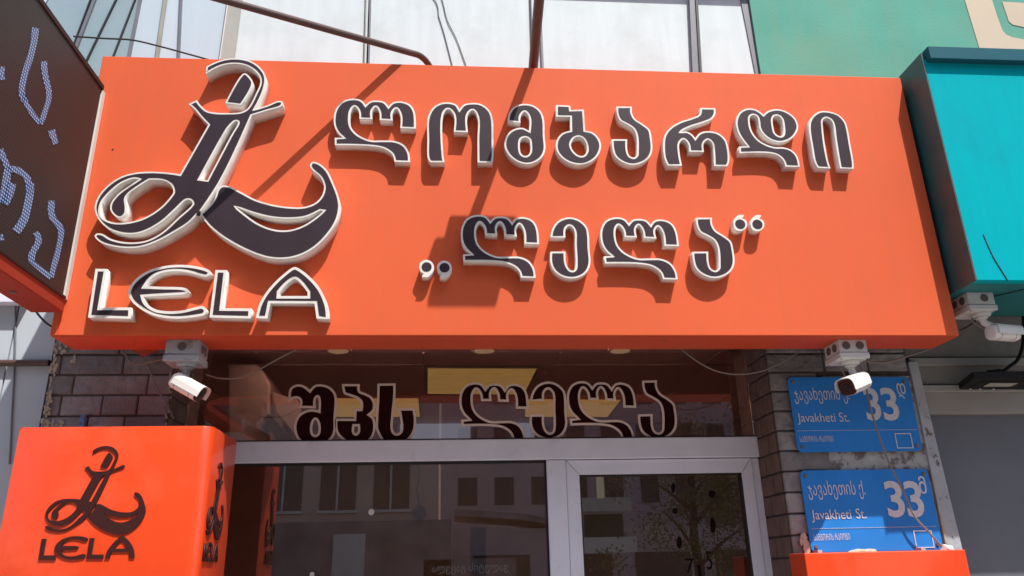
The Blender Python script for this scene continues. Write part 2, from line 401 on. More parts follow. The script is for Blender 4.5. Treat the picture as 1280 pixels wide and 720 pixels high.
G['a'] = (["245,58* 400,58* 400,120 430,180 510,235 575,290 592,350 602,500 570,570 500,620 400,640 300,610 230,550 205,480 198,385* 352,385* 355,500 375,550 415,568 445,545 450,500 445,350 415,280 350,235 280,195 250,130"], (740, 126, 8))
G['r'] = (["482,55* 632,58* 632,120 600,165 520,200 400,238 330,268 288,296* 350,293 400,320 432,358* 480,305 560,288 660,308 735,372 762,450 772,590 752,638* 620,636* 612,470 600,405 560,372 518,410 520,495* 372,492* 360,410 315,368 275,410 278,520 300,632* 160,632* 125,560 112,430 125,330 180,255 280,195 400,155 470,120"], (815, 128, 8))
G['d'] = (["120,170 150,90 220,48 300,50 360,80 393,108* 440,70 540,52 640,85 715,150 742,235 710,310 660,355 570,382 480,365 400,310 355,240 345,170 330,125 295,108 262,125 258,190 278,270 330,345 400,395 500,430 600,435 680,465 735,530 758,630* 615,625* 590,560 540,515 460,492 155,492* 150,425* 235,422* 175,345 135,270", "487,150 505,120 545,118 578,150 592,210 595,290 580,318 545,318 510,290 495,240"], (905, 130, 8))
G['i'] = (["522,628* 500,510 470,320 450,180 425,140 385,122 350,145 350,230 375,430 405,570 425,628* 300,622* 265,560 235,400 212,250 215,160 250,100 320,58 400,58 500,90 570,160 595,230 625,400 655,570 655,632*"], (985, 132, 8))
G['e'] = (["225,228* 240,150 290,75 360,38 430,30 520,60 590,130 608,200 615,350 625,480 600,560 540,615 440,640 340,620 260,560 225,480 225,372* 375,372* 385,500 420,555 450,562 470,545 478,480 470,300 468,180 450,135 415,112 380,140 375,232*"], (660, 268, 8))
G['Q'] = (["168,275 200,205 270,178 350,205 390,280 370,360 330,410 295,435 205,430* 238,385* 185,340"], (510, 310, 12))
G['q'] = (["535,110 550,60 590,30 642,33* 620,65* 660,85 672,130 650,170 600,190 550,170"], (850, 265, 8))
G['L'] = (["155,88* 272,90* 207,475* 515,475* 510,588* 80,575*"], (100, 325, 8))
G['E'] = (["82,330 110,250 190,165 300,100 450,60 600,48 760,62 880,95 905,115 900,145 860,168 800,158 680,124 560,112 420,130 320,180 258,262* 420,268 650,280 685,305 665,335 540,350 400,357 238,368* 265,430 350,490 470,512 620,505 760,472 830,462 868,500 850,545 760,568 620,585 480,582 330,552 200,485 115,410"], (150, 325, 8))
G['L2'] = (["155,100* 268,102* 225,482* 515,485* 510,585* 95,575*"], (250, 325, 8))
G['AA'] = (["548,70 590,85 690,160 790,270 850,380 880,480 888,590* 765,585* 745,435* 305,432* 275,585* 158,580* 190,450 250,340 350,220 450,130 510,85", "398,318* 480,230 550,190 600,225 675,322* 675,360* 395,360*"], (300, 325, 8))
G['main'] = (["A228,110* A300,75 A380,52 A470,48 A560,68 A630,115 A672,180 A668,260 A630,360 A590,430* A690,398 A765,368 A800,373 A795,402 A680,440 A570,475* B570,470 B400,720 C830,340 C760,410 C650,480 C520,550 C400,592 C300,600 C200,590 C110,565 C65,535 C50,510 C65,492 C110,495 C170,530 C250,552 C350,558 C450,540 C560,480 C680,370 C770,290 C785,265 C770,242 C740,238 C660,310 C560,400 C440,470 C350,495 C260,492 C160,460 C90,400 C55,330 C52,280 C80,210 C150,130 C250,65 C360,35 C480,28 C600,35 C690,48* A243,545* A190,490 A140,430 A95,390* A158,362* A185,400 A230,440 A290,455 A380,458 A490,450 A540,420 A600,310 A630,240 A628,190 A590,140 A520,100 A440,88 A350,100 A280,130 A225,165*",
    "B688,8 B706,16 B650,120 B475,452* B418,444* B590,130 B640,50",
    "C385,85* C340,80 C250,115 C160,190 C105,260 C92,330 C110,370 C160,400 C230,412 C330,402 C430,370 C540,300 C620,215 C640,180 C625,130 C570,95 C460,88* C400,125 C310,190 C285,230 C290,290 C285,340 C250,372 C210,365 C170,320 C170,270 C220,200 C300,140"], (0, 0, 1))
G['blade'] = (["A495,170 A520,160 A560,195 A578,235 A490,398* A368,383*"], (0, 0, 1))
G['smile'] = (["D48,375* D130,290 D155,225 D180,203 D220,205 D290,238 D380,285 D480,315 D580,330 D670,330 D740,305 D780,260 D792,205 D770,150 D720,105 D708,80 D722,60 D760,68 D810,110 D850,190 D880,270 D888,330 D870,410 D820,490 D740,570 D650,620 D560,640 D460,635 D340,595 D200,520 D110,450",
    "D262,328* D380,370 D480,393 D580,400 D680,390 D770,350* D790,352* D740,395 D660,445 D570,470 D480,462 D390,425 D320,375"], (0, 0, 1))
G['sh'] = (["100,130 160,88 230,92 300,140* 350,92 420,85 500,110 555,170 570,230 560,400 555,560 520,630 440,685 340,700 240,685 175,630 145,560 145,480 180,400 250,350 320,335 385,345* 385,240 375,215 360,235 358,325* 190,322* 200,250 175,228 130,232 88,258*", "330,480 355,440 380,480 380,570 355,590 330,570"], (350, 470, 8))
G['p'] = (["620,82* 800,82* 802,150 860,175 920,210 950,270 950,330 935,360 905,388* 940,420 955,470 950,560 910,640 840,685 730,690 640,650 570,580 552,520 552,428* 740,428* 745,330* 805,330* 805,265 770,230 690,200 640,180 625,130", "746,505* 778,505* 778,555 760,575 744,560"], (350, 470, 8))
G['s'] = (["255,78* 435,75* 435,200 415,400 412,540 435,572 468,570 488,540 480,420 460,325* 625,325* 640,420 635,530 590,620 520,665 420,675 320,665 270,600 240,530 240,430 250,250"], (440, 470, 8))
GW = {k: None for k in G}
DEP = {'main': .105, 'blade': .105, 'smile': .105, 'L': .078, 'E': .078, 'L2': .078, 'AA': .078}
YS = 4.5
for k, (spec, org) in G.items():
    GW[k] = loops_px(spec, org, 5.49 if k in ('sh', 'p', 's') else YS-DEP.get(k, .07))

# ------------------------------------------------------------------ ground, street, opposite side
ZB = H+1.344; ZT = H+3.277; XL = -2.317; XR = 3.213
def structure(name, mb, m, **k): return props(mb.part(name, m, **k), kind='structure')
structure('ground', MB().box(-90, 90, -90, 60, -.32, -.19), M['asphalt'])
structure('road', MB().box(-60, 60, -9.5, -2.2, -.19, -.17), M['asphalt'])
structure('pavement', MB().box(-60, 60, -2.2, 5.6, -.19, 0), M['paving'])
structure('far_pavement', MB().box(-60, 60, -14, -9.5, -.19, 0), M['paving'])

# opposite building, seen only in the shop glass (mirror plane at Y = 5.5)
MY = 11.0
def vp(x, y, D):                     # photo point in the glass -> real point on the opposite plane Y=-D
    p = up(x, y, MY+D); return Vector((p.x, MY-p.y, p.z))
XE = vp(548, 620, 14).x
def opp_windows(parent, xs, zs, hw, Y, frame=True, mt='opp_glass'):
    for z0, z1 in zs:
        for cx in xs:
            f = MB().box(cx-hw, cx+hw, Y-.2, Y+.03, z0, z1).part('window', M[mt], parent)
            if frame:
                g = MB(); g.box(cx-.05, cx+.01, Y+.03, Y+.09, z0, z1)
                g.box(cx-hw-.06, cx+hw+.06, Y+.03, Y+.11, z0-.09, z0-.01)
                g.part('window_frame', M['opp_frame'], f)
ob = thing('opposite_building', 'beige building with tall windows across the street mirrored in the big shop window', 'building', (XE-10, -14.2, 0))
MB().box(XE-20, XE, -20, -14.2, 0, 17.5).part('wall', M['opp_wall'], ob)
MB().box(XE-20, XE+.4, -14.2, -13.9, 0, 3.55).part('shop_band', M['opp_dark'], ob)
q0 = vp(417, 668, 13.8); q1 = vp(455, 720, 13.8)
MB().box(q0.x, q1.x, -13.9, -13.8, q1.z, q0.z).part('pale_door', M['opp_frame'], ob)
opp_windows(ob, [-3.48+i*1.65 for i in range(-8, 2)], ((3.9, 5.7), (7.3, 9.0), (10.6, 12.2), (13.8, 15.3)), .55, -14.2)
lo = thing('low_building', 'low shop row with a sloping roof across the street mirrored in the glass', 'building', (8, -16, 0))
MB().box(XE+.02, 24, -20, -15, 0, 3.3).part('wall', M['opp_purple'], lo)
MB().prism([(XE+.5, -14.6, 3.9), (XE+2.6, -14.6, 3.75), (XE+6, -14.6, 3.1), (XE+6, -14.6, 2.95), (XE+2.6, -14.6, 3.55), (XE+.5, -14.6, 3.7)], (0, -4, 0)).part('roof', M['opp_dark'], lo)
opp_windows(lo, [XE+2+i*2.6 for i in range(6)], ((.8, 2.5),), .9, -15, False)
tw = thing('far_tower', 'tall violet grey block of flats far across the street mirrored in the glass', 'building', (10, -30, 0))
MB().box(vp(535, 600, 30).x, 40, -40, -30, 0, 24).part('wall', M['opp_purple'], tw)
opp_windows(tw, [vp(560, 600, 30).x+1.0+i*1.9 for i in range(14)], [(2.6+j*2.6, 4.0+j*2.6) for j in range(8)], .5, -30, False, 'opp_pane')
def lela_text(s, size, extr=.0):
    c = bpy.data.curves.new('t', 'FONT'); c.body = s; c.size = size; c.extrude = extr; c.resolution_u = 4
    o = bpy.data.objects.new('t', c); COL.objects.link(o)
    dg = bpy.context.evaluated_depsgraph_get(); dg.update()
    me = bpy.data.meshes.new_from_object(o.evaluated_get(dg)); bpy.data.objects.remove(o); bpy.data.curves.remove(c)
    return me
ex = thing('exchange_sign', 'dark shop sign with pale exchange lettering across the street', 'sign', (1.5, -13.9, 2.0))
a = vp(635, 702, 13.9); b_ = vp(540, 722, 13.9)
MB().box(min(a.x, b_.x)-.25, max(a.x, b_.x)+.25, -14.0, -13.9, b_.z-.35, a.z+.1).part('board', M['opp_dark'], ex)
for txt, zz, hh in (('ვალუტის გაცვლა', a.z-.33, .30), ('EXCHANGE', a.z-.80, .36)):
    me = lela_text(txt, 1, .01)
    xs = [v.co.x for v in me.vertices]; ys = [v.co.y for v in me.vertices]
    w = abs(a.x-b_.x); sx_ = w/(max(xs)-min(xs)); sy_ = hh/(max(ys)-min(ys)); x0 = min(xs); y0 = min(ys); xmax = max(a.x, b_.x)
    for v in me.vertices:
        x, y, z = v.co; v.co = (xmax-(x-x0)*sx_, -13.89+z, zz+(y-y0)*sy_)
    put('lettering', me, M['opp_pale'], ex)
def vbox(x0, y0, x1, y1, D, th):
    a_ = vp(x0, y0, D); b2 = vp(x1, y1, D); return MB().box(min(a_.x, b2.x), max(a_.x, b2.x), -D-th, -D, min(a_.z, b2.z), max(a_.z, b2.z))
props(vbox(722, 672, 797, 690, 12.5, 1.2).part('shop_canopy', M['opp_pale']), 'lower pale canopy across the street mirrored in the door glass', 'canopy')
props(vbox(722, 622, 790, 638, 13, 1.2).part('shop_canopy', M['opp_frame']), 'upper pale canopy across the street mirrored in the door glass', 'canopy')
props(vbox(730, 643, 780, 671, 14, .1).part('shop_board', M['opp_green']), 'dark green board between two pale canopies mirrored in the door glass', 'sign')
props(vbox(745, 590, 755, 622, 11, .1).part('glowing_banner', M['white_lamp']), 'self-glowing white upright banner mirrored in the top left of the door glass', 'banner')  # banner shines by itself through the emissive lamp material
# tree across the road
tr = thing('street_tree', 'olive leaved street tree across the road mirrored in the door glass', 'tree', (6.4, -9.9, 0))
tk = MB(); tk.tube([(6.4, -9.9, 0), (6.45, -9.9, 1.4), (6.35, -9.85, 2.8), (6.5, -9.9, 4.6)], [.17, .14, .11, .04], 10)
for k in range(7):
    an = k*2.4; z = 2.0+k*.35
    tk.tube([(6.4, -9.88, z), (6.4+math.cos(an)*.7, -9.9+math.sin(an)*.7, z+.6), (6.4+math.cos(an)*1.4, -9.9+math.sin(an)*1.4, z+1.0)], [.06, .04, .015], 6)
tk.part('trunk', M['bark'], tr)
lf = MB()
cl = [Vector((6.4+random.gauss(.5, 1.1), -9.9+random.gauss(0, .8), 3.9+random.gauss(0, 1.2))) for _ in range(70)]
for k in range(15000):
    c = random.choice(cl); p = c+Vector((random.gauss(0, .26), random.gauss(0, .26), random.gauss(0, .22)))
    u_ = Vector((random.gauss(0, 1), random.gauss(0, 1), random.gauss(0, 1))).normalized(); w = u_.orthogonal().normalized(); s = random.uniform(.025, .06)
    lf.add([p-u_*s, p+w*s*.5, p+u_*s, p-w*s*.5], [(0, 1, 2, 3)])
lf.part('crown', M['leaf'], tr)

# ------------------------------------------------------------------ shop building (walls, block pillars)
YP = 5.09; YG = 5.5
sb = thing('shop_building', 'dark walls and block pillars of the pawnshop around the glass front', 'building', (0, YP, 0))
MB().box(-2.575, -1.813-.012, YP+.012, 5.75, 0, H+1.62).part('pillar_core', M['mortar'], sb)
MB().box(2.19+.012, 3.20, YP+.012, 5.75, 0, H+1.62).part('pillar_core', M['mortar'], sb)
MB().box(-2.56, 3.35, 5.10, 5.75, H+1.62, H+3.1).part('lintel', M['core'], sb)
MB().box(-2.60, 3.35, 5.12, 5.75, H+3.1, H+8).part('upper_wall', M['core'], sb)
def zrow(k): return H+1.3906-.1345*k
def blocks(xcuts_px, k, Y, x0, x1, m, yref):
    z1 = zrow(k); z0 = zrow(k+1); g = .006
    xs = [x0]+[up(px, yref, Y).x for px in xcuts_px]+[x1]
    for a, b in zip(xs, xs[1:]):
        jit = random.uniform(-.004, .004)
        MB().box(a+g*.7, b-g*.7, Y+jit, Y+.03, z0+g, z1-g).part('brick', M['brick%d' % random.randrange(3)] if m is M['brick'] else m, sb, bevel=.009)
LX0, LX1 = -2.578, -1.813
blocks([75, 154], 0, YP, LX0, LX1, M['brick'], 456)
blocks([91, 184], 1, YP, LX0, LX1, M['brick'], 481)
blocks([75, 127, 171], 2, YP, LX0, LX1, M['brick'], 507)
blocks([108, 154], 3, YP, LX0, LX1, M['brick'], 532)
blocks([130], -2, YP, LX0, LX1, M['brick'], 430)
blocks([], -1, YP, LX0, up(150, 430, YP).x, M['brick'], 430)
blocks([], -1, YP, up(150, 430, YP).x, LX1, M['brick'], 430)
for k in range(4, 7): blocks([90+20*(k % 2), 165-18*(k % 2)], k, YP, LX0, LX1, M['brick'], 560)
# right pillar front blocks (only the left strip keeps its blocks, the rest is plastered)
for k in range(-2, 11):
    z = zrow(k)
    xe = 3.20 if k < 1 else (2.19+.34 if k % 2 else 2.19+.36)
    if k == 4: xe = 2.19+.23
    if k < 1: blocks([1030, 1085], k, YP, 2.19, xe, M['brick'], 455)
    else: blocks([], k, YP, 2.19, xe, M['brick'], 560)
# reveal side blocks
for side, X in ((1, 2.19), (-1, -1.813)):
    for k in range(-2, 11 if side > 0 else 7):
        z1 = zrow(k); z0 = zrow(k+1); c = YP+.2+(.06 if k % 2 else -.04); g = .006
        for y0, y1 in ((YP+.035, c), (c, 5.49)):
            if side > 0: MB().box(X-.004, X+.03, y0+g, y1-g, z0+g, z1-g).part('brick', M['brick_side'], sb, bevel=.007)
            else: MB().box(X-.03, X+.004, y0+g, y1-g, z0+g, z1-g).part('brick', M['brick_side'], sb, bevel=.007)
# plaster patch and grey strip on the right pillar
MB().ppx([(1029, 470), (1150, 470), (1163, 566), (1166, 590), (1185, 722), (1040, 722), (1033, 588), (1030, 566)], YP+.002, .02).part('plaster', M['plaster'], sb)
MB().ppx([(1136, 452), (1147, 452), (1163, 520), (1212, 722), (1188, 722), (1160, 570)], YP-.012, .04).part('corner_strip', M['trim'], sb, bevel=.004)
MB().ppx([(1163, 586), (1163, 586.1), (1190, 700), (1186, 700)], YP-.02, .02).part('filler', M['chip'], sb)
# flaked paint chips along the left pillar edges
ch = MB(); chn = [0]
def chip(px, py, s, Y):
    chn[0] += 1; Y = Y-.00007*chn[0]; n = 7; c = up(px, py, Y)
    pts = [Vector((c.x+math.cos(2*PI*i/n)*s*random.uniform(.5, 1.2)*.6, Y, c.z+math.sin(2*PI*i/n)*s*random.uniform(.5, 1.3))) for i in range(n)]
    ch.prism(pts, (0, .004, 0))
for _ in range(60):
    t = random.random(); chip(66.5-13*t+random.uniform(-1, 7), 442+88*t, random.uniform(.006, .020), YP-.010)
for _ in range(20):
    t = random.random(); chip(215-6*t+random.uniform(-3, 1), 466+64*t, random.uniform(.004, .014), YP-.010)
for _ in range(26):
    t = random.random(); chip(52+28*t, 528+random.uniform(-4, 5), random.uniform(.005, .018), YP-.011)
for _ in range(12): chip(73+random.uniform(-6, 14), 433+random.uniform(-4, 8), random.uniform(.01, .02), YP-.012)
for _ in range(5): chip(91+random.uniform(-2, 3), 449+random.uniform(-4, 4), .014, YP-.012)
for _ in range(10): chip(1000+random.uniform(-1, 12), 675+random.uniform(-4, 18), .03, YP-.012)
o = ch.part('paint_flakes', M['chip'], sb); o['kind'] = 'stuff'

# ------------------------------------------------------------------ room behind the glass
structure('shop_ceiling', MB().box(-2.6, 3.3, 5.56, 8.9, H+1.60, H+1.66), M['ceiling'])
structure('shop_back_wall', MB().box(-2.6, 3.3, 8.9, 9.0, 0, H+1.66), M['inner_wall'])
structure('shop_side_wall', MB().box(-2.7, -2.6, 5.56, 9.0, 0, H+1.66), M['inner_wall'])
structure('shop_side_wall', MB().box(3.3, 3.4, 5.56, 9.0, 0, H+1.66), M['inner_wall'])
structure('shop_floor', MB().box(-2.6, 3.3, 5.5, 9.0, -.01, .03), M['inner_floor'])
ZC = H+1.597
def ceil_panel(px, label):
    t = [uz(x, y, ZC) for x, y in px]; c = sum(t, Vector())/len(t)
    r = thing('ceiling_light', label, 'ceiling light', c, 'flat gold ceiling lights inside the shop')
    MB().prism(t, (0, 0, -.012)).part('diffuser', M['gold_lamp'], r)
    e = MB()
    for i in range(len(t)): e.tube([t[i]+Vector((0, 0, -.01)), t[(i+1) % len(t)]+Vector((0, 0, -.01))], .012, 6)
    e.part('frame', M['ac'], r)
ceil_panel([(533, 457), (673, 457.5), (656, 492), (533, 491)], 'largest square gold ceiling light, seen above the first word of the window lettering')
ceil_panel([(410, 495), (524, 495), (526, 520), (400, 520)], 'gold ceiling light behind the short first word on the glass')
ceil_panel([(655, 496), (778, 497), (760, 520), (655, 520)], 'gold ceiling light behind the middle of the longer word on the glass')
for x, lb in ((423, 'round white ceiling lamp peeping out under the sign, leftmost'), (605, 'round white ceiling lamp peeping out under the middle of the sign'), (775, 'round white ceiling lamp peeping out under the sign, rightmost')):
    c = uz(x, 436.5, ZC)
    r = thing('round_lamp', lb, 'ceiling lamp', c, 'round ceiling lamps inside the shop')
    MB().cyl(c, c+Vector((0, 0, -.017)), .085, .075, 20).part('lamp_disc', M['white_lamp'], r)
    MB().cyl(c+Vector((0, 0, .002)), c+Vector((0, 0, -.014)), .10, .10, 20).part('rim', M['ceiling'], r)
tl = thing('hidden_fill_lamp', 'added unseen fill lamp on the shop ceiling just behind the sign', 'ceiling light', (.2, 5.75, ZC))  # unseen lamp added only to brighten the room and its ceiling
MB().box(-1.5, 1.9, 5.512, 5.60, ZC-.004, ZC).part('housing', M['alu'], tl)
MB().box(-1.48, 1.88, 5.516, 5.596, ZC-.010, ZC-.005).part('tube', M['tube'], tl)
for pts in ([(285, 455.5), (530, 455.5)], [(530, 455.5), (530, 440)], [(680, 455.5), (940, 455.5)], [(900, 440), (800, 520)], [(700, 440), (690, 455.5)], [(940, 446), (905, 520)]):
    structure('ceiling_joint', MB().tube([uz(x, y, ZC+.002) for x, y in pts], .012, 6), M['inner_wall'])
def board(px, Y, label):
    MBo = MB().ppx(px, Y, .03)
    return props(MBo.part('glow_board', M['inner_glow'], bevel=.004), label, 'wall board', 'glowing pale boards on the back wall of the shop')
board([(500, 524), (588, 524), (588, 552), (500, 552)], 8.86, 'glowing pale blue board on the back wall, left of the two')
board([(640, 524), (668, 524), (668, 552), (640, 552)], 8.86, 'narrow glowing pale blue board on the back wall, between two window letters')
board([(845, 519), (906, 519), (906, 525), (845, 525)], 8.86, 'thin glowing strip high on the back wall right of the lettering')

ac = thing('air_conditioner', 'boxy beige air conditioner dimly seen behind the left end of the transom glass', 'air conditioner', up(310, 550, 5.9))
MB().ppx([(284, 455), (322, 455), (338, 478), (338, 556), (284, 556)], 5.85, .5).part('casing', M['ac'], ac, bevel=.02)
MB().ppx([(329, 523), (336, 517), (375, 560), (352, 560)], 5.80, .03).part('outlet', M['gasket'], ac)
MB().ppx([(340, 490), (372, 500), (385, 545), (378, 556), (346, 515)], 5.84, .04).part('flap', M['ac'], ac, bevel=.004)

# ------------------------------------------------------------------ shopfront: frames, glass, door, stuck-on letters
sf = thing('shopfront', 'white framed glass shopfront with dark red lettering in its transom', 'shopfront', (.2, YG, 0))
YF = 5.44
zh0, zh1 = H+.728, H+.872
MB().box(-1.81, 2.19, YF, 5.56, zh0, zh1).part('header_bar', M['alu'], sf, bevel=.006)
xm0, xm1 = up(684, 600, YF).x, up(708, 600, YF).x
MB().box(xm0, xm1, YF+.004, 5.56, 0, zh0-.004).part('mullion', M['alu'], sf, bevel=.005)
MB().box(-1.81, -1.70, YF+.004, 5.56, 0, zh0-.004).part('jamb', M['alu'], sf, bevel=.005)
MB().box(-1.81, xm0, YF+.004, 5.56, 0, .5).part('sill_panel', M['alu'], sf, bevel=.005)
MB().box(-1.81, 2.19, YG-.01, YG, zh1, H+1.62).part('transom_pane', M['glass'], sf)
MB().box(-1.70, xm0, YG-.01, YG, .5, zh0).part('window_pane', M['win_glass'], sf)
gk = MB().box(-1.81, 2.19, 5.47, 5.485, zh1-.001, zh1+.012)
gk.box(-1.70, xm0, 5.47, 5.485, zh0-.016, zh0+.001); gk.box(xm0-.012, xm0+.001, 5.47, 5.485, .5, zh0)
gk.part('gasket', M['gasket'], sf)
xd0, xd1 = xm1+.004, up(943.5, 600, YF).x
fx0, fx1 = up(725, 600, YF).x, up(930, 600, YF).x
zt1 = zh0-.006; zt0 = zh0-.105; g_ = .0022
dr = put('door', MB().prism([(xd0+g_, 5.46, zt1), (xd1-g_, 5.46, zt1), (fx1-g_, 5.46, zt0), (fx0+g_, 5.46, zt0)], (0, .08, 0)).mesh('door', .002), M['alu'], sf)
dr['label'] = 'white framed glass shop door'
MB().prism([(xd0, 5.46, .02), (fx0, 5.46, .02), (fx0, 5.46, zt0-g_), (xd0, 5.46, zt1-g_)], (0, .08, 0)).part('door_stile', M['alu'], dr, bevel=.002)
MB().prism([(fx1, 5.46, .02), (xd1, 5.46, .02), (xd1, 5.46, zt1-g_), (fx1, 5.46, zt0-g_)], (0, .08, 0)).part('door_stile', M['alu'], dr, bevel=.002)
MB().box(fx0, fx1, 5.462, 5.54, .02, .45).part('door_rail', M['alu'], dr, bevel=.004)
MB().box(fx0, fx1, YG-.008, YG, .45, zh0-.105).part('door_pane', M['door_glass'], dr)
MB().box(xd1+.003, 2.19, 5.47, 5.56, 0, zh0-.006).part('jamb', M['alu'], sf, bevel=.005)
dg_ = MB().box(fx0, fx1, 5.475, 5.49, zh0-.117, zh0-.105); dg_.box(fx0, fx0+.01, 5.475, 5.49, .45, zh0-.105); dg_.box(fx1-.016, fx1, 5.475, 5.49, .45, zh0-.105)
dg_.part('door_gasket', M['gasket'], dr)
MB().box(fx0+.03, fx0+.055, 5.40, 5.462, H-1.0, H-.5).part('door_handle', M['batten'], dr, bevel=.005)
YL = 5.489
def sticker(loops):
    o = letter(loops, .004, YL, sf, rim=.0165, mats=('sticker_edge', 'sticker'), proud=.0008)
    o['label'] = 'dark red window letter with beige outline'
for k in ('sh', 'p', 's'): sticker(GW[k])
sticker(fit(GW['l'], bbpx(574, 661, 478, 551, YL)))
sticker(fit(GW['e'], bbpx(661.5, 708.5, 477, 550, YL)))
sticker(fit(GW['l'], bbpx(709, 795.5, 476.5, 550, YL)))
sticker(fit(GW['a'], bbpx(796.5, 845, 475.5, 550, YL)))

# ------------------------------------------------------------------ the big orange sign
sg = thing('shop_sign', 'long orange box sign with raised dark Georgian lettering and looping LELA logo', 'shop sign', (.45, 4.65, ZB))
MB().box(XL, XR, YS, 4.80, ZB, ZT).part('panel', M['orange'], sg, bevel=.004)
MB().box(XL+.006, XR-.006, YS+.006, 4.797, ZB-.004, ZB+.001).part('bottom_shade_panel', M['orange_edge_shade'], sg)  # thin sheet carrying the painted-in shade under the sign
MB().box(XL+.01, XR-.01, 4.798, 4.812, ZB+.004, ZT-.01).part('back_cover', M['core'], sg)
MB().prism([(XL-.012, 4.58, ZB+.003), (XL+.045, YS-.006, ZB+.003), (XL+.045, 4.6, ZB+.003), (XL-.012, 4.6, ZB+.003)], (0, 0, .225)).part('edge_trim', M['orange_edge_shade'], sg)
def sign_letter(lp, dep=.07, **k): return letter(lp, dep, YS-.0005, sg, **k)
for k in ('l', 'o', 'm', 'b', 'a', 'r', 'd', 'i'): sign_letter(GW[k])
YLf = YS-.07
sign_letter(fit(GW['l'], bbpx(576, 674, 269, 347, YLf)))
sign_letter(GW['e'])
sign_letter(fit(GW['l'], bbpx(751.5, 849, 272, 349, YLf)))
sign_letter(fit(GW['a'], bbpx(864.5, 916.5, 272, 347.5, YLf)))
def circle(cx, cy, r, org, Y, n=24):
    c = up(org[0]+cx/org[2], org[1]+cy/org[2], Y); rr = r/org[2]/up(org[0], org[1], Y).y*1.0
    e = up(org[0]+(cx+r)/org[2], org[1]+cy/org[2], Y).x-c.x
    return [[Vector((c.x+e*math.cos(2*PI*i/n), c.z+e*math.sin(2*PI*i/n))) for i in range(n)]]
for dx, dy in ((0, 0), (268/12, 12/12)):
    lp = loops_px(G['Q'][0], (510+dx, 310+dy, 12), YLf)
    o = letter(lp, .07, YS-.0005, sg, name='quotation_mark', faceloops=circle(280, 285, 76, (510+dx, 310+dy, 12), YLf))
for dx, dy in ((0, 0), (172/8, 2/8)):
    lp = loops_px(G['q'][0], (850+dx, 265+dy, 8), YLf)
    o = letter(lp, .07, YS-.0005, sg, name='quotation_mark', faceloops=circle(602, 122, 50, (850+dx, 265+dy, 8), YLf))
for k, n in (('main', 'logo_stroke'), ('blade', 'logo_blade'), ('smile', 'logo_swash')): sign_letter(GW[k], .105, name=n, rim=.0115)
for k in ('L', 'E', 'L2', 'AA'): sign_letter(GW[k], .078, rim=.017)
c = up(141, 187, YS); MB().cyl(c+Vector((0, .002, 0)), c+Vector((0, -.003, 0)), .006, .005, 8).part('screw', M['gasket'], sg)
# small screws along the lower edge
for x in (110, 168, 360, 590, 832, 1000, 1100):
    c = up(x, 427, 4.6); c.z = ZB-.002; c.y = 4.60
    MB().cyl(c, c+Vector((0, 0, -.006)), .008, .006, 8).part('screw', M['screw'], sg)

# ------------------------------------------------------------------ teal sign on the right
ts = thing('teal_sign', 'bright teal box sign at the right edge, its side panel in shade', 'shop sign', (4.0, 4.7, H+1.642))
TX = 3.25; TY = 4.29; tz0 = H+1.640; tz1 = H+3.34
MB().box(TX+.012, 5.6, TY, TY+.06, tz0, tz1-.06).part('face_panel', M['teal'], ts, bevel=.003)
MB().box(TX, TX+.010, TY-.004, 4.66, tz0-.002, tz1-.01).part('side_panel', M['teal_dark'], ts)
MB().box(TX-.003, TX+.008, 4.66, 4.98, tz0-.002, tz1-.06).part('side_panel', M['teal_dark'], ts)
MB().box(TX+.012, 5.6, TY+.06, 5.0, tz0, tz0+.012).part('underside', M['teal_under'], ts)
MB().box(TX+.03, 5.6, TY-.05, TY+.04, tz1-.085, tz1+.015).part('top_lip', M['teal_lip'], ts, bevel=.004)
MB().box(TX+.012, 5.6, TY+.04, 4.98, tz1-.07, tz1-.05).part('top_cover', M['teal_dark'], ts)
MB().tube([(TX+.22, TY+.4, tz0-.004), (TX+.5, TY+.07, tz0-.004)], .004, 5).part('seam', M['batten_dark'], ts)
c1 = [up(1229, 293, TY-.002), up(1240, 318, TY-.002), up(1250, 335, TY-.002), up(1260, 351, TY-.002)]
MB().tube(crspline(c1, 5), .0035, 5).part('hairline_crack', M['batten_dark'], ts)

# ------------------------------------------------------------------ light boxes at the bottom
BX1 = -1.352; BY = 4.533
lb = thing('lightbox', 'orange plastic light box with dark LELA logo on its front and side, bottom left', 'light box', (-1.9, 4.8, H-.6))
bx0 = up(25, 533, BY).x; bz1 = up(140, 533, BY).z
rr = .065; pts = [Vector((bx0, BY, 0))]
for i in range(9):
    t = i/8*PI/2; pts.append(Vector((BX1-rr+rr*math.sin(t), BY+rr-rr*math.cos(t), 0)))
pts += [Vector((BX1, YP-.01, 0)), Vector((bx0, YP-.01, 0))]
mb = MB(); mb.prism([p+Vector((0, 0, H-.55)) for p in pts], (0, 0, bz1-H+.55))
mb.part('body', M['orange_box'], lb, bevel=.006, smooth=True)
def on_front(lp, Y, name, par, dep=.008, m='flat_letter'):
    put(name, front(slab(lp, dep), Y), M[m], par)
allg = GW['main']+GW['blade']+GW['smile']; src = bbox(allg)
bbF = (up(54.4, 660, BY).x, up(182.2, 640, BY).x, up(90, 669.4, BY).z, up(125, 557.7, BY).z)
for k, n in (('main', 'logo_stroke'), ('blade', 'logo_blade'), ('smile', 'logo_swash')):
    on_front(fit(GW[k], bbF, src), BY-.0005, n, lb)
el = GW['L']+GW['E']+GW['L2']+GW['AA']; srcL = bbox(el)
bbL = (up(50, 690, BY).x, up(169.3, 690, BY).x, up(110, 699.2, BY).z, up(110, 670, BY).z)
for k in ('L', 'E', 'L2', 'AA'): on_front(fit(GW[k], bbL, srcL), BY-.0005, 'letter', lb)
def on_side(lp, X, name, par):
    me = slab(lp, .010); me.transform(Matrix(((0,0,1,X), (1,0,0,0), (0,1,0,0), (0,0,0,1)))); put(name, me, M['flat_letter'], par)
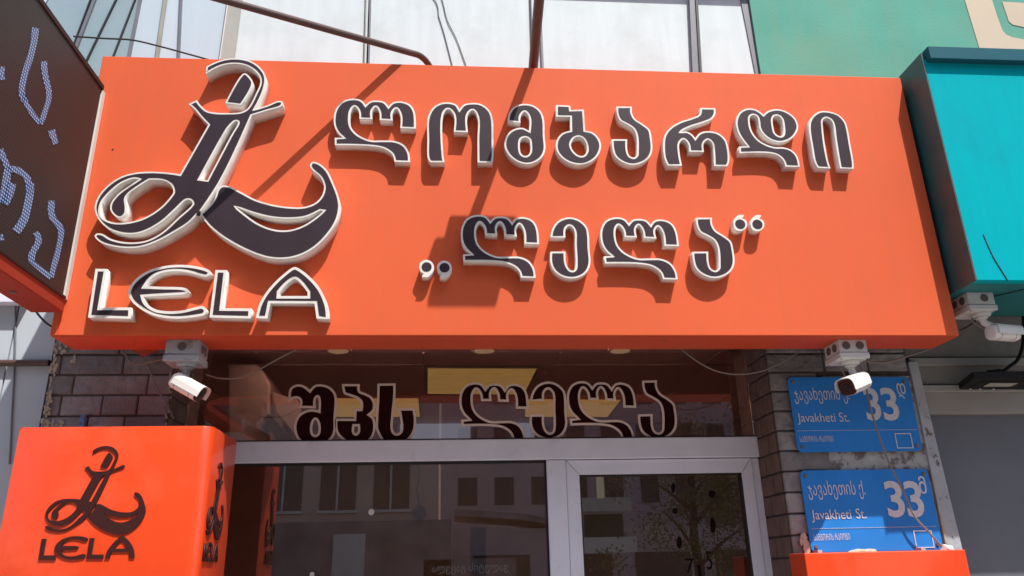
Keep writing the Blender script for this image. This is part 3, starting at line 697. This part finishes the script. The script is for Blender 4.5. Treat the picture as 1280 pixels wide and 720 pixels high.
a = ux(247, 670, BX1); b_ = ux(278, 640, BX1); zt = ux(268, 575, BX1).z; zb = ux(255, 673, BX1).z
bbS = (max(a.y, BY+rr+.01), b_.y, zb, zt)
for k, n in (('main', 'logo_stroke'), ('blade', 'logo_blade'), ('smile', 'logo_swash')): on_side(fit(GW[k], bbS, src), BX1+.0005, n, lb)
bbS2 = (bbS[0], bbS[1]-.03, ux(255, 702, BX1).z, ux(255, 677, BX1).z)
for k in ('L', 'E', 'L2', 'AA'): on_side(fit(GW[k], bbS2, srcL), BX1+.0005, 'letter', lb)
rb = thing('lightbox', 'plain orange box whose top edge shows below the lower blue street plate', 'light box', (2.65, 4.95, H-.6))
YB2 = 4.85; q0 = up(1005, 690, YB2); q1 = up(1207, 690, YB2)
MB().box(q0.x, q1.x, YB2, YP-.01, H-.55, q0.z-.006).part('body', M['orange_box'], rb, bevel=.006)
for x in (1023, 1152):
    c = up(x, 692, 4.99); MB().box(c.x-.014, c.x+.014, 4.96, 5.03, q0.z-.006, q0.z+.012).part('bracket_tab', M['trim'], rb)

# ------------------------------------------------------------------ LED display on the left
LX = -2.262
ld = thing('display_sign', 'dark dot matrix display with blue letters jutting out beside the orange sign', 'display', (-2.35, 4.0, H+1.5))
lz0 = ux(74.4, 372, LX).z; lz1 = ux(128.3, 107, LX).z; ly1 = 4.455
MB().box(LX-.15, LX-.031, 2.4, ly1, lz0+.01, H+2.42).part('cabinet', M['led_frame'], ld)
MB().box(LX-.03, LX, 2.4, ly1, lz0+.01, lz1-.02).part('module_panel', M['led_frame'], ld)
MB().box(LX, LX+.004, 2.42, ly1-.02, lz0+.02, lz1-.035).part('screen', M['led_base'], ld)
MB().box(LX-.035, LX+.012, 2.4, ly1+.008, lz1-.035, lz1).part('top_bezel', M['led_frame'], ld, bevel=.004)
MB().box(LX-.03, LX+.010, ly1, ly1+.042, lz0+.01, lz1-.036).part('edge_strip', M['led_strip'], ld, bevel=.003)
MB().box(LX-.17, LX+.012, 2.4, ly1+.02, lz0-.075, lz0+.01).part('bottom_housing', M['led_housing'], ld, bevel=.006)
MB().box(LX-.02, LX+.020, 2.4, ly1, lz0+.004, lz0+.018).part('housing_lip', M['led_frame'], ld)
for yy in (4.12, 3.6, 3.0):
    MB().cyl((LX-.09, yy, lz0-.074), (LX-.09, yy, lz0-.08), .018, .016, 12).part('drain_plug', M['cap'], ld)
def led_stroke(px, w):
    n = len(px); Lp = []; Rp = []
    q = crspline([(x, y, 0) for x, y in px], 6); n = len(q)
    for i in range(n):
        d = (q[min(i+1, n-1)]-q[max(i-1, 0)]).normalized(); nn = Vector((-d.y, d.x, 0)); ww = (w[0]+(w[1]-w[0])*i/(n-1))*.62
        Lp.append(q[i]+nn*ww); Rp.append(q[i]-nn*ww)
    X = LX+.006; vs = [ux(p.x, p.y, X) for p in Lp]+[ux(p.x, p.y, X) for p in Rp]
    me_ = MB().add(vs, [[i, i+1, n+i+1, n+i] for i in range(n-1)])
    me_.part('lit_letter', M['led_on'], ld)
z3 = lambda l: [(x/3, y/3) for x, y in l]
z4 = lambda l: [(x/4.233, 230+y/4.233) for x, y in l]
led_stroke(z3([(134, 104), (122, 180), (92, 285), (82, 345), (92, 380)]), (7, 6))
led_stroke(z3([(82, 350), (112, 412), (152, 462)]), (5, 5))
led_stroke(z3([(152, 465), (172, 410), (184, 350), (170, 285), (164, 230)]), (5, 6.5))
led_stroke(z3([(192, 488), (210, 540)]), (8, 5))
led_stroke(z3([(4, 250), (4, 300)]), (7, 7))
led_stroke(z3([(2, 560), (30, 625), (70, 640), (103, 670), (112, 730)]), (6, 7))
led_stroke(z3([(30, 625), (22, 690), (10, 760)]), (7, 9))
led_stroke(z4([(162, -5), (150, 100), (125, 190), (85, 252)]), (8, 9))
led_stroke(z4([(62, -5), (45, 60), (20, 105)]), (9, 9))
led_stroke(z4([(272, 88), (275, 170), (322, 240), (310, 340), (270, 492)]), (7, 5.5))
led_stroke(z4([(188, 255), (205, 300), (170, 370), (168, 415)]), (6, 7))
led_stroke(z4([(168, 410), (215, 450), (270, 495)]), (5, 5))
led_stroke(z4([(-2, 270), (10, 300)]), (6, 6))

# ------------------------------------------------------------------ upper facade cladding
uf = thing('upper_facade', 'sunlit white and pale blue cladding panels above the orange sign', 'facade', (-.5, 5.02, H+3))
YC = 4.99
def ln(x0, x70): s = (x70-x0)/70; return (x0-25*s, -25), (x0+150*s, 150)
Ls = dict(a=(60, 20), b=(113, 87), c=(144, 110), d=(168, 141), e=(174, 160), f=(206, 196), g=(226, 223), h=(285, 275), i=(302, 293), j=(462, 459), k=(670, 671), l=(869, 873), m=(926, 940))
def panel(l0, l1, m, g=.9, dY=0, name='panel'):
    a0, a1 = ln(*l0); b0, b1 = ln(*l1)
    MB().ppx([(a0[0]+g, a0[1]), (b0[0]-g, b0[1]), (b1[0]-g, b1[1]), (a1[0]+g, a1[1])], YC+dY, .02).part(name, M[m], uf)
panel((-60, -90), Ls['a'], 'panel_pale', dY=.02); panel(Ls['a'], Ls['b'], 'panel_blue', dY=.01); panel(Ls['b'], Ls['c'], 'panel_blue'); panel(Ls['c'], Ls['d'], 'panel_blue')
panel(Ls['d'], Ls['e'], 'panel_blue'); panel(Ls['e'], Ls['f'], 'panel_pale'); panel(Ls['f'], Ls['g'], 'panel_pale')
panel(Ls['g'], Ls['h'], 'panel_pale'); panel(Ls['h'], Ls['i'], 'column', g=.3, dY=-.03, name='column'); panel(Ls['i'], Ls['j'], 'panel_white')
panel(Ls['j'], Ls['k'], 'panel_white'); panel(Ls['k'], Ls['l'], 'panel_white'); panel(Ls['l'], Ls['m'], 'panel_white')
def batten(l, w, m, dY=-.02):
    panel((l[0]-w/2, l[1]-w/2), (l[0]+w/2, l[1]+w/2), m, g=0, dY=dY, name='batten')
batten((117, 90), 4, 'batten'); batten((112, 86), 1.2, 'batten_dark', -.03); batten((144, 110), 1.4, 'batten_dark'); batten((168, 141), 1, 'batten_dark')
batten((174.5, 160.5), 3.6, 'batten'); batten((206, 196), 4, 'batten_olive', -.03); batten((226, 223), 2.6, 'batten'); batten((285, 275), 1.2, 'tip', -.035)
batten((463, 461), 2, 'batten'); batten((457.5, 455.5), .8, 'batten_olive')
batten((663.5, 665.5), 1.6, 'batten_dark'); batten((675, 678), 2.6, 'batten'); batten((866, 869), 8, 'batten', -.035); batten((871, 875), 3, 'batten_dark', -.045)
batten((930.5, 944.4), 9, 'batten', -.01)  # grey strip paints in the shadow of the gap beside the mint wall
zt = up(780, -2, YC).z
MB().box(up(668, 0, YC).x, 2.45, 4.90, 5.05, zt+.13, zt+.19).part('ledge', M['batten'], uf)
# mint wall with painted emblem
gw = thing('mint_wall', 'mint green painted wall with part of a beige emblem, upper right', 'wall', (4.3, 4.97, H+1))
g0 = up(935, 0, 4.96); g1 = up(953, 92, 4.96)
MB().box((g0.x+g1.x)/2, 8, 4.96, 5.3, H+2.3, H+7).part('wall', M['green'], gw)
MB().prism([up(1205.8, 0, 4.957), up(1240, 0, 4.957), up(1247, 22, 4.957), up(1253, 38, 4.957), up(1258, 43.5, 4.957), up(1265, 46.5, 4.957), up(1280, 49.5, 4.957), up(1330, 52, 4.957), up(1335, 80, 4.957), up(1229, 76, 4.957)], (0, -.001, 0)).part('emblem_outline', M['beige'], gw)
MB().prism([up(1198, -26, 4.957), up(1231, -30, 4.957), up(1240, 0, 4.957), up(1205.8, 0, 4.957)], (0, -.001, 0)).part('emblem_outline', M['beige'], gw)
MB().prism([up(1252.5, 2, 4.957), up(1330, 7, 4.957), up(1335, 38, 4.957), up(1280, 34, 4.957), up(1266, 31, 4.957), up(1261, 27, 4.957)], (0, -.001, 0)).part('emblem_centre', M['beige'], gw)

# ------------------------------------------------------------------ neighbour on the left
nl = thing('left_neighbour', 'pale grey panelled wall left of the block pillar with a dark pipe', 'wall', (-4, 5.2, 0))
YN = 5.14
MB().box(-8, -2.60, YN+.03, 5.6, 0, H+3.0).part('backing', M['batten_dark'], nl)
xj = up(20, 400, YN).x
for x0, x1 in ((-8, -4.6), (-4.6, xj), (xj, -2.60)):
    for z0, z1 in ((0, up(30, 453, YN).z), (up(30, 453, YN).z, H+3.0)):
        MB().box(x0+.005, x1-.005, YN, YN+.03, z0+.006, z1-.006).part('panel', M['cladding_low'], nl, bevel=.003)
pz = up(30, 454.5, YN).z
MB().cyl((-8, YN-.03, pz), (-2.60, YN-.03, pz-.004), .022, None, 12).part('pipe', M['rod'], nl)
c = up(8, 374, 5.05); MB().box(c.x-.25, c.x+.10, 5.05, 5.13, c.z-.02, c.z+.10).part('white_bracket', M['alu'], nl, bevel=.004)
MB().tube(crspline([up(19+random.uniform(-.3, .3)+(0 if y < 440 else -6*(y-440)/120), y, YN-.008) for y in range(370, 600, 30)], 4), .006, 6).part('surface_cable', M['batten'], nl)

# ------------------------------------------------------------------ neighbour on the right
nr = thing('right_neighbour', 'shaded beige siding above a slate grey roller shutter at the right', 'building', (4.2, 5.2, 0))
def sid(y0, y1, Y, m, name='siding_board', bev=.004):
    z1 = up(1230, y0, Y).z; z0 = up(1230, y1, Y).z
    MB().box(3.24, 7.5, Y, 5.5, z0, z1).part(name, M[m], nr, bevel=bev)
sid(395, 446, 5.16, 'siding'); sid(446.6, 456.5, 5.12, 'siding_light', bev=.008); sid(457.2, 480, 5.15, 'siding'); sid(480.6, 489.5, 5.11, 'siding_light', bev=.008); sid(490.2, 516, 5.13, 'siding_light')
zt = up(1230, 517, 5.2).z
MB().box(3.26, 7.5, 5.2, 5.26, 0, zt).part('shutter', M['shutter'], nr, bevel=.004)
MB().box(3.2, 7.5, 5.3, 5.6, 0, H+2.2).part('backing', M['core'], nr)
p0 = up(1277, 412, 5.10)
fl = thing('floodlight', 'black flat floodlight under the siding at the right edge', 'floodlight', up(1240, 480, 5.0))
zf = up(1199, 487, 5.08).z
nearL = uz(1217, 473, zf); farL = uz(1199, 487, zf); farR = uz(1290, 487, zf); nearR = uz(1306, 471.5, zf)
MB().prism([farL, nearL, nearR, farR], (0, 0, .045)).part('housing', M['flood_body'], fl, bevel=.006)
MB().prism([uz(1212, 485.3, zf), uz(1226, 476.5, zf), uz(1284, 476.5, zf), uz(1266, 485.3, zf)], (0, 0, -.003)).part('reflector', M['flood_body'], fl)
MB().prism([uz(1229, 482.3, zf), uz(1237, 478.3, zf), uz(1272, 478.3, zf), uz(1262, 482.3, zf)], (0, 0, -.006)).part('glass', M['flood_glass'], fl)
for x in (1213, 1225, 1242): 
    c = uz(x, 485.9, zf); MB().cyl(c, c+Vector((0, 0, -.006)), .007, .007, 8).part('screw', M['alu'], fl)
MB().cyl(up(1236, 468, 5.07), up(1250, 466, 5.10), .03, .03, 10).part('bracket', M['flood_body'], fl)

# ------------------------------------------------------------------ floodlight arms above the sign (their shadows cross the sign)
fa = thing('floodlight', 'black floodlight on a brown arm above the middle of the sign, casting the square shadow', 'floodlight', (.57, 4.6, ZT))
def p2(Y): return Vector((.57-.034*(4.582-Y), Y, H+3.361+.127*(4.582-Y)))
MB().tube([Vector((.575, 4.75, ZT-.03)), Vector((.572, 4.66, ZT+.05)), p2(4.58), p2(4.2), p2(3.78)], .034, 12).part('arm', M['rod'], fa, smooth=True)
MB().box(.53, .61, 4.6, 4.78, ZT+.001, ZT+.015).part('foot_plate', M['rod'], fa)
zz = H+3.44
MB().prism([(.44, 3.475, zz+.02), (.86, 3.475, zz+.02), (.82, 3.80, zz-.01), (.39, 3.80, zz-.01)], (0, 0, .05)).part('housing', M['flood_body'], fa, bevel=.012)
MB().box(.345, .45, 3.58, 3.72, zz+.008, zz+.045).part('side_bracket', M['flood_body'], fa, bevel=.02)
ar2 = thing('steel_rod', 'bent brown steel arm running from the sign top up to the left', 'rod', (-.2, 4.6, ZT))
def p1(t): return Vector((-.253, 4.531, H+3.383))-Vector((1, .763, .252))*t
MB().tube(crspline([Vector((-.10, 4.74, ZT-.03)), Vector((-.14, 4.66, ZT+.06)), p1(0)+Vector((.04, .03, .0)), p1(.08), p1(.5), p1(1), p1(1.5)], 5), .022, 10).part('arm', M['rod'], ar2, smooth=True)

# ------------------------------------------------------------------ blue street plates
def plate(cor, Y, label, items):
    c = [up(x, y, Y) for x, y in cor]
    x0 = (c[0].x+c[3].x)/2; x1 = (c[1].x+c[2].x)/2; z1 = (c[0].z+c[1].z)/2; z0 = (c[2].z+c[3].z)/2
    t = thing('street_plate', label, 'street sign', ((x0+x1)/2, Y, z0), 'blue street number plates')
    r = .035; pts = []
    for cx, cz, a0 in ((x1-r, z1-r, 0), (x0+r, z1-r, 90), (x0+r, z0+r, 180), (x1-r, z0+r, 270)):
        for i in range(6):
            a = R_(a0+i*18); pts.append(Vector((cx+r*math.cos(a), Y, cz+r*math.sin(a))))
    MB().prism(pts, (0, .012, 0)).part('plate', M['plate'], t, bevel=.002)
    for cx, cz in ((x0+.035, z1-.035), (x1-.035, z1-.035), (x0+.035, z0+.035), (x1-.035, z0+.035)):
        MB().cyl((cx, Y-.001, cz), (cx, Y-.010, cz), .013, .010, 12).part('screw', M['screw'], t)
    for it in items: it(t, Y)
    return t
def ptext(s, x0, x1, y0, y1, bold=0):
    def f(t, Y):
        c = bpy.data.curves.new('t', 'FONT'); c.body = s; c.size = 1; c.extrude = 0; c.offset = bold; c.resolution_u = 4
        o = bpy.data.objects.new('t', c); COL.objects.link(o); dg = bpy.context.evaluated_depsgraph_get(); dg.update()
        me = bpy.data.meshes.new_from_object(o.evaluated_get(dg)); bpy.data.objects.remove(o); bpy.data.curves.remove(c)
        xs = [v.co.x for v in me.vertices]; ys = [v.co.y for v in me.vertices]
        X0, X1, Z0, Z1 = bbpx(x0, x1, y0, y1, Y); a, b, e, g = min(xs), max(xs), min(ys), max(ys)
        for v in me.vertices: v.co = (X0+(v.co.x-a)/(b-a)*(X1-X0), Y-.0035, Z0+(v.co.y-e)/(g-e)*(Z1-Z0))
        put('lettering', me, M['plate_text'], t)
    return f
def pdots(xa, xb, y):
    def f(t, Y):
        m_ = MB(); a = up(xa, y, Y); b = up(xb, y, Y); n = 74
        for i in range(n):
            x = a.x+(b.x-a.x)*i/(n-1); m_.box(x-.003, x+.003, Y-.004, Y-.0005, a.z-.002, a.z+.002)
        o = m_.part('dotted_line', M['plate_text'], t); o['kind'] = 'stuff'
    return f
def psquare(x0, x1, y0, y1):
    def f(t, Y):
        X0, X1, Z0, Z1 = bbpx(x0, x1, y0, y1, Y); w = .006; m_ = MB()
        m_.box(X0, X1, Y-.0035, Y-.0005, Z1-w, Z1); m_.box(X0, X1, Y-.0035, Y-.0005, Z0, Z0+w)
        m_.box(X0, X0+w, Y-.0035, Y-.0005, Z0+w, Z1-w); m_.box(X1-w, X1, Y-.0035, Y-.0005, Z0+w, Z1-w)
        m_.part('square_outline', M['plate_text'], t)
    return f
plate([(985, 470.8), (1135, 471.7), (1154, 564), (996.7, 565)], 5.06, 'upper blue street plate numbered 33 beside the white camera', [
    ptext('ჯავახეთის ქ.', 992.5, 1061, 484, 505), ptext('Javakheti', 996.5, 1044, 516.5, 531, .002), ptext('St.', 1048.5, 1061, 515.5, 527.3, .002),
    ptext('3', 1080.5, 1099.5, 484.5, 526, .022), ptext('3', 1102, 1122, 484.5, 526, .022), ptext('დ', 1121, 1132, 479, 499, .01),
    pdots(997, 1145, 538.5), ptext('ᲡᲐᲛᲒᲝᲠᲘᲡ ᲠᲐᲘᲝᲜᲘ', 999.5, 1041.5, 545, 552.5), psquare(1119.5, 1140, 541.5, 560.5)])
plate([(1000, 588), (1159, 586), (1180, 687.5), (1014, 690.5)], 5.06, 'lower blue street plate numbered 33, partly in sunlight above the orange box', [
    ptext('ჯავახეთის ქ.', 1009.5, 1081, 601, 624.5), ptext('Javakheti', 1014, 1063.8, 637, 653, .002), ptext('St.', 1069.5, 1082, 635.5, 648.3, .002),
    ptext('3', 1107, 1129, 601, 647, .022), ptext('3', 1131.5, 1153, 601, 647, .022), ptext('მ', 1148, 1157, 595, 617.5, .01),
    pdots(1015, 1170, 661), ptext('ᲡᲐᲛᲒᲝᲠᲘᲡ ᲠᲐᲘᲝᲜᲘ', 1017, 1062, 667, 675.5), psquare(1143, 1166, 663, 685)])

# ------------------------------------------------------------------ security cameras
def rbox(w, d, h, bev):  # centred box mesh builder, top at z=0
    return MB().box(-w/2, w/2, 0, d, -h, 0)
def sec_camera(loc, w, d, h, label, mats, caps, side_caps, pivot, aim, bl, br, hood=True, skew=0):
    loc = Vector(loc)
    t = thing('security_camera', label, 'camera', loc, 'white security cameras under the signs')
    b = lambda *a: MB().box(loc.x+a[0], loc.x+a[1], loc.y+a[2], loc.y+a[3], loc.z+a[4], loc.z+a[5])
    jb = b(-w/2, w/2, 0, d, -h*.68, -.001).part('junction_box', M[mats[0]], t, bevel=.006)
    b(-w/2-.006, w/2+.006, -.006, d+.006, -h, -h*.70).part('box_lid', M[mats[0]], t, bevel=.006)
    for cx in caps:
        c = loc+Vector((cx, 0, -h*.34)); MB().cyl(c+Vector((0, .004, 0)), c+Vector((0, -.006, 0)), .026, .025, 20).part('knockout_cap', M['cap'], jb, bevel=.002)
    for cyy, sgn in side_caps:
        c = loc+Vector((sgn*w/2, cyy, -h*.36)); MB().cyl(c-Vector((sgn*.004, 0, 0)), c+Vector((sgn*.006, 0, 0)), .026, .025, 20).part('knockout_cap', M['cap'], jb, bevel=.002)
    c = loc+Vector((pivot[0], pivot[1], -h))
    MB().cyl(c, c+Vector((0, 0, -.022)), .062, .055, 24).part('base_disc', M[mats[0]], t, bevel=.004, smooth=True)
    MB().cyl(c+Vector((0, 0, -.022)), c+Vector((0, 0, -.038)), .038, .034, 20).part('base_collar', M[mats[0]], t, bevel=.003, smooth=True)
    e = c+Vector((pivot[2], pivot[3], -pivot[4]))
    MB().tube([c+Vector((0, 0, -.03)), c+Vector((pivot[2]*.1, 0, -.06)), e], [.026, .022, .024], 16).part('neck', M[mats[1]], t, smooth=True)
    # body along aim
    dv = Vector(aim).normalized(); zz_ = Vector((0, 0, 1)); sx_ = dv.cross(zz_).normalized(); uu = sx_.cross(dv)
    hw = br; hh = br*.92; n = 20
    def ring(p, kx, kz):
        out = []
        for i in range(n):
            a = 2*PI*i/n; ca, sa = math.cos(a), math.sin(a)
            ex_ = .62; x = math.copysign(abs(ca)**ex_, ca)*hw*kx; z = math.copysign(abs(sa)**ex_, sa)*hh*kz
            out.append(p+sx_*x+uu*z)
        return out
    ctr = e+uu*(-br*.55)+dv*(bl*.2)
    prof = [(-.52, .72, .72), (-.50, .88, .88), (-.40, 1, 1), (.2, 1, 1), (.485, 1, 1), (.49, .93, .93)]
    rs = [ring(ctr+dv*(bl*a), kx, kz) for a, kx, kz in prof]
    mb_ = MB(); vs = [v for r in rs for v in r]; fs = []
    for i in range(len(rs)-1):
        for k in range(n): fs.append([i*n+k, i*n+(k+1) % n, (i+1)*n+(k+1) % n, (i+1)*n+k])
    fs.append(list(range(n-1, -1, -1)))
    fs.append([(len(rs)-1)*n+k for k in range(n)])
    bo = mb_.add(vs, fs).part('body', M['cam_body'], t, smooth=True)
    lr = ring(ctr+dv*(bl*.494), .96, .96); MB().prism(lr, dv*.004).part('lens_window', M['lens'], bo)
    for fr_ in (-.28, .30):
        mbs = MB(); rr_ = ring(ctr+dv*(bl*fr_), 1.012, 1.012); mbs.prism(rr_, dv*.003).part('seam', M['cap'], bo)
    for qx in (-1, 1):
        for qy in (.012, d-.012):
            p_ = loc+Vector((qx*(w/2-.008), qy, -h)); MB().cyl(p_+Vector((0, 0, .002)), p_+Vector((0, 0, -.003)), .007, .006, 8).part('screw', M['screw'], jb)
    MB().tube(crspline([c+Vector((-.03, .03, -.005)), c+Vector((-.05, .02, -.05)), e+Vector((-.035, .04, .0)), e+dv*(-bl*.2)+uu*(-br*.4)], 5), .005, 6).part('cable_tail', M['wire_grey'], t, smooth=True)
    c2 = ctr+dv*(bl*.50); MB().cyl(c2, c2+dv*.008, br*.34, br*.30, 16).part('lens', M['gasket'], bo)
    if hood:   # sun shield over the top
        k0 = [i for i in range(n) if True]
        a0 = []; 
        outer = []; inner = []
        for j in range(13):
            a = PI*(-.06+1.12*j/12); ca, sa = math.cos(a), math.sin(a); ex_ = .62
            x = math.copysign(abs(ca)**ex_, ca); z = math.copysign(abs(sa)**ex_, sa)
            outer.append((x*hw*1.13, z*hh*1.15)); inner.append((x*hw*1.07, z*hh*1.08))
        prof2 = outer+inner[::-1]; s0 = -.40; s1 = .62
        A = [ctr+dv*(bl*s0)+sx_*x+uu*z for x, z in prof2]; m_ = MB()
        nn = len(prof2); B = [p+dv*(bl*(s1-s0)) for p in A]
        fs = [[i, (i+1) % nn, nn+(i+1) % nn, nn+i] for i in range(nn)]
        q = len(outer)
        for i in range(q-1):
            fs.append([i, i+1, nn-2-i, nn-1-i]); fs.append([nn+i, nn+i+1, nn+nn-2-i, nn+nn-1-i])
        m_.add(A+B, fs); m_.part('sun_shield', M['cam_body'], bo)
    return t
sec_camera((-1.59, 4.575, ZB), .195, .18, .135, 'grimy grey camera box under the left end of the orange sign, camera tipped right', ('cambox_dirty', 'cambox_dirty'), [0.0], [(.07, 1), (.13, 1)],
           (.015, .07, .005, -.01, .10), (.75, -.12, -.42), .19, .052)
sec_camera((2.545, 4.58, ZB), .185, .20, .125, 'clean white camera under the right end of the orange sign, facing the street', ('cambox', 'cambox'), [-.045, .045], [(.06, -1), (.14, -1)],
           (.01, .09, .015, -.02, .11), (-.86, -.50, -.34), .20, .058)
sec_camera((3.42, 4.50, tz0), .18, .20, .125, 'white camera in shade below the teal sign, turned to the right', ('cambox', 'cambox'), [.02], [(.06, -1), (.14, -1)],
           (.03, .08, .085, -.0, .10), (.9, .12, -.03), .185, .052)

# ------------------------------------------------------------------ cables, rods and small things
def cable(name, pts, r, m, label, cat='cable', n=8):
    return props(MB().tube(crspline(pts, n), r, 7).part(name, M[m], smooth=True), label, cat)
P = lambda l, Y: [up(x, y, Y) for x, y in l]
cable('cable', P([(92, 45.5), (130, 48), (165, 50), (200, 58), (235, 67.5), (262, 75)], 4.86), .0065, 'wire_dark', 'dark sagging cable crossing the cladding at the upper left')
cable('cable', P([(483, -60), (540, -5), (549, 22), (556, 45), (568, 92)], 4.983), .0035, 'wire_blue', 'thin blue grey wire, left of the pair hanging above the sign')
cable('cable', P([(530, -60), (551, -5), (559, 25), (571, 50), (586, 92)], 4.983), .003, 'wire_dark', 'thin dark wire, right of the pair hanging above the sign')
cable('cable', P([(150, 434), (157, 444), (168, 455), (188, 452), (208, 448)], 4.9), .006, 'wire_grey', 'grey wire looping from the block pillar to the grimy camera box')
cable('cable', P([(172, 437), (184, 456), (196, 485), (208, 505), (217, 524)], 5.04), .006, 'wire_grey', 'grey wire trailing down the left block pillar')
cable('cable', P([(258, 468), (275, 473), (300, 472), (322, 463), (345, 450), (372, 436)], 4.85), .0045, 'wire_grey', 'slack grey wire from the left camera across the transom')
cable('cable', P([(852, 437), (872, 452), (896, 464), (925, 468), (955, 463), (980, 451), (1005, 436)], 4.9), .0045, 'wire_grey', 'slack grey wire sagging before the right end of the transom')
cable('cable', P([(1072, 447), (1090, 453), (1112, 452), (1135, 445), (1160, 437)], 4.86), .007, 'wire_grey', 'brownish wire from the right camera box to the neighbouring wall')
cable('cable', P([(1073, 452), (1080, 472), (1087, 505), (1097, 540), (1112, 580), (1128, 612), (1143, 645), (1160, 664), (1178, 684)], 4.99), .0065, 'wire_grey', 'grey wire slanting down across both blue street plates')
cable('cable', P([(1245, 381), (1216, 404), (1200, 413)], 5.0), .005, 'wire_dark', 'short dark wire behind the camera under the teal sign')
cable('cable', P([(1279, 385), (1279, 425), (1273, 448), (1262, 458), (1252, 465), (1240, 468)], 5.05), .012, 'flood_body', 'thick black flex feeding the floodlight at the right edge')
cable('cable', P([(44, 388), (50, 396), (57, 403), (64, 408)], 4.9), .007, 'wire_dark', 'short dark wire below the display joining the orange sign')
st = thing('metal_strip', 'small light blue drilled metal strip on the left block pillar', 'metal strip', up(102, 530, YP-.02))
MB().ppx([(101, 518), (106.5, 518), (103.5, 540), (97, 540)], YP-.022, .012).part('strip', M['blue_tag'], st, bevel=.002)
for y in (521.5, 529): c = up(103-.3*(y-521), y, YP-.023); MB().cyl(c, c+Vector((0, -.004, 0)), .006, .006, 10).part('screw', M['screw'], st)
cf = [up(1061+4.2*i, 690.5+random.uniform(-1.6, 1.2), 4.97) for i in range(9)]
props(MB().tube(cf, [random.uniform(.011, .020) for _ in cf], 8).part('foam_scrap', M['foam'], smooth=True), 'crumpled cream foam scrap lying on top of the orange box', 'foam')
c = up(1182, 687, 5.0)
props(MB().tube([c+Vector((-.03, 0, -.03)), c+Vector((-.01, -.01, .012)), c+Vector((.03, 0, .005)), c+Vector((.05, 0, -.03))], [.02, .026, .024, .015], 8).part('filler_lump', M['tip'], smooth=True), 'white lump of filler at the lower right corner of the blue plate', 'filler')
wd = MB().prism([uz(162, 436, ZB+.01), uz(198, 436, ZB+.01), up(196, 440, 4.95), up(178, 446, 4.9)], (0, .01, 0))
props(wd.part('vinyl_scrap', M['scrap']), 'loose dark orange vinyl scrap hanging under the left end of the sign', 'scrap')
# items on and behind the glass
def disc(x, y, r, m, label, Y=5.482):
    c = up(x, y, Y); return props(MB().cyl(c, c+Vector((0, -.008, 0)), r, r*.8, 20).part('suction_cup', M[m], smooth=False), label, 'suction cup')
disc(464, 640, .021, 'opp_frame', 'small white suction cup on the big window pane, upper one')
disc(390, 718, .016, 'opp_frame', 'small white suction cup on the big window pane, lower one')
hb = thing('hanging_ball', 'grey round tag hanging on a chain behind the window', 'ornament', up(524, 641, 5.56))
c = up(524, 641, 5.56); MB().cyl(c, c+Vector((0, .02, 0)), .05, .05, 24).part('disc', M['batten'], hb)
MB().tube([c+Vector((0, .01, .05)), c+Vector((-.02, .01, .16)), c+Vector((.0, .01, .26)), c+Vector((-.02, .01, .34))], .006, 6).part('chain', M['wire_dark'], hb)
props(MB().ppx([(588, 659), (607, 659), (608, 730), (588, 730)], 5.6, .004).part('tan_card', M['card']), 'tan card hanging behind the window left of the door', 'card')
for (ch_, x0, x1, y0, y1, w_) in (('7', 857, 868, 698, 716, 'leftmost dark digit, a seven, low on the door glass'), ('1', 872, 876.5, 706, 722, 'thin dark digit, a one, between two others low on the door glass'), ('5', 883, 890, 689, 712, 'rightmost and highest dark digit, a five, low on the door glass')):
    me = lela_text(ch_, 1); xs = [v.co.x for v in me.vertices]; ys = [v.co.y for v in me.vertices]
    X0, X1, Z0, Z1 = bbpx(x0, x1, y0, y1, 5.4895)
    for v in me.vertices: v.co = (X0+(v.co.x-min(xs))/(max(xs)-min(xs))*(X1-X0), 5.4895, Z0+(v.co.y-min(ys))/(max(ys)-min(ys))*(Z1-Z0))
    props(put('door_digit', me, M['matte']), w_, 'sticker', 'dark stickers on the door glass')
for (x, y, w, h_, lb_) in ((842, 609, 3, 7, 'dark paper shape, topmost left of the stickers on the door glass'), (890, 617, 5, 5, 'round dark sticker, topmost right on the door glass'), (891, 657, 3.5, 12, 'tall dark pointed sticker at the right of the door glass'), (849, 678, 4, 9, 'dark oval sticker low at the middle of the door glass'), (844, 639, 3.5, 4.5, 'smallest dark blot on the door glass, left column middle')):
    pts = [up(x+w*math.cos(2*PI*i/10)*random.uniform(.6, 1.15), y+h_*math.sin(2*PI*i/10)*random.uniform(.7, 1.1), 5.489) for i in range(10)]
    props(MB().prism(pts, (0, -.001, 0)).part('door_sticker', M['matte']), lb_, 'sticker', 'dark stickers on the door glass')

# ------------------------------------------------------------------ to metres
done = set()
for o in sc.objects:
    if o == cam or o == sun: continue
    o.location = o.location*S
    if o.type == 'MESH' and o.data.name not in done:
        done.add(o.data.name); o.data.transform(Matrix.Scale(S, 4)); o.data.update()
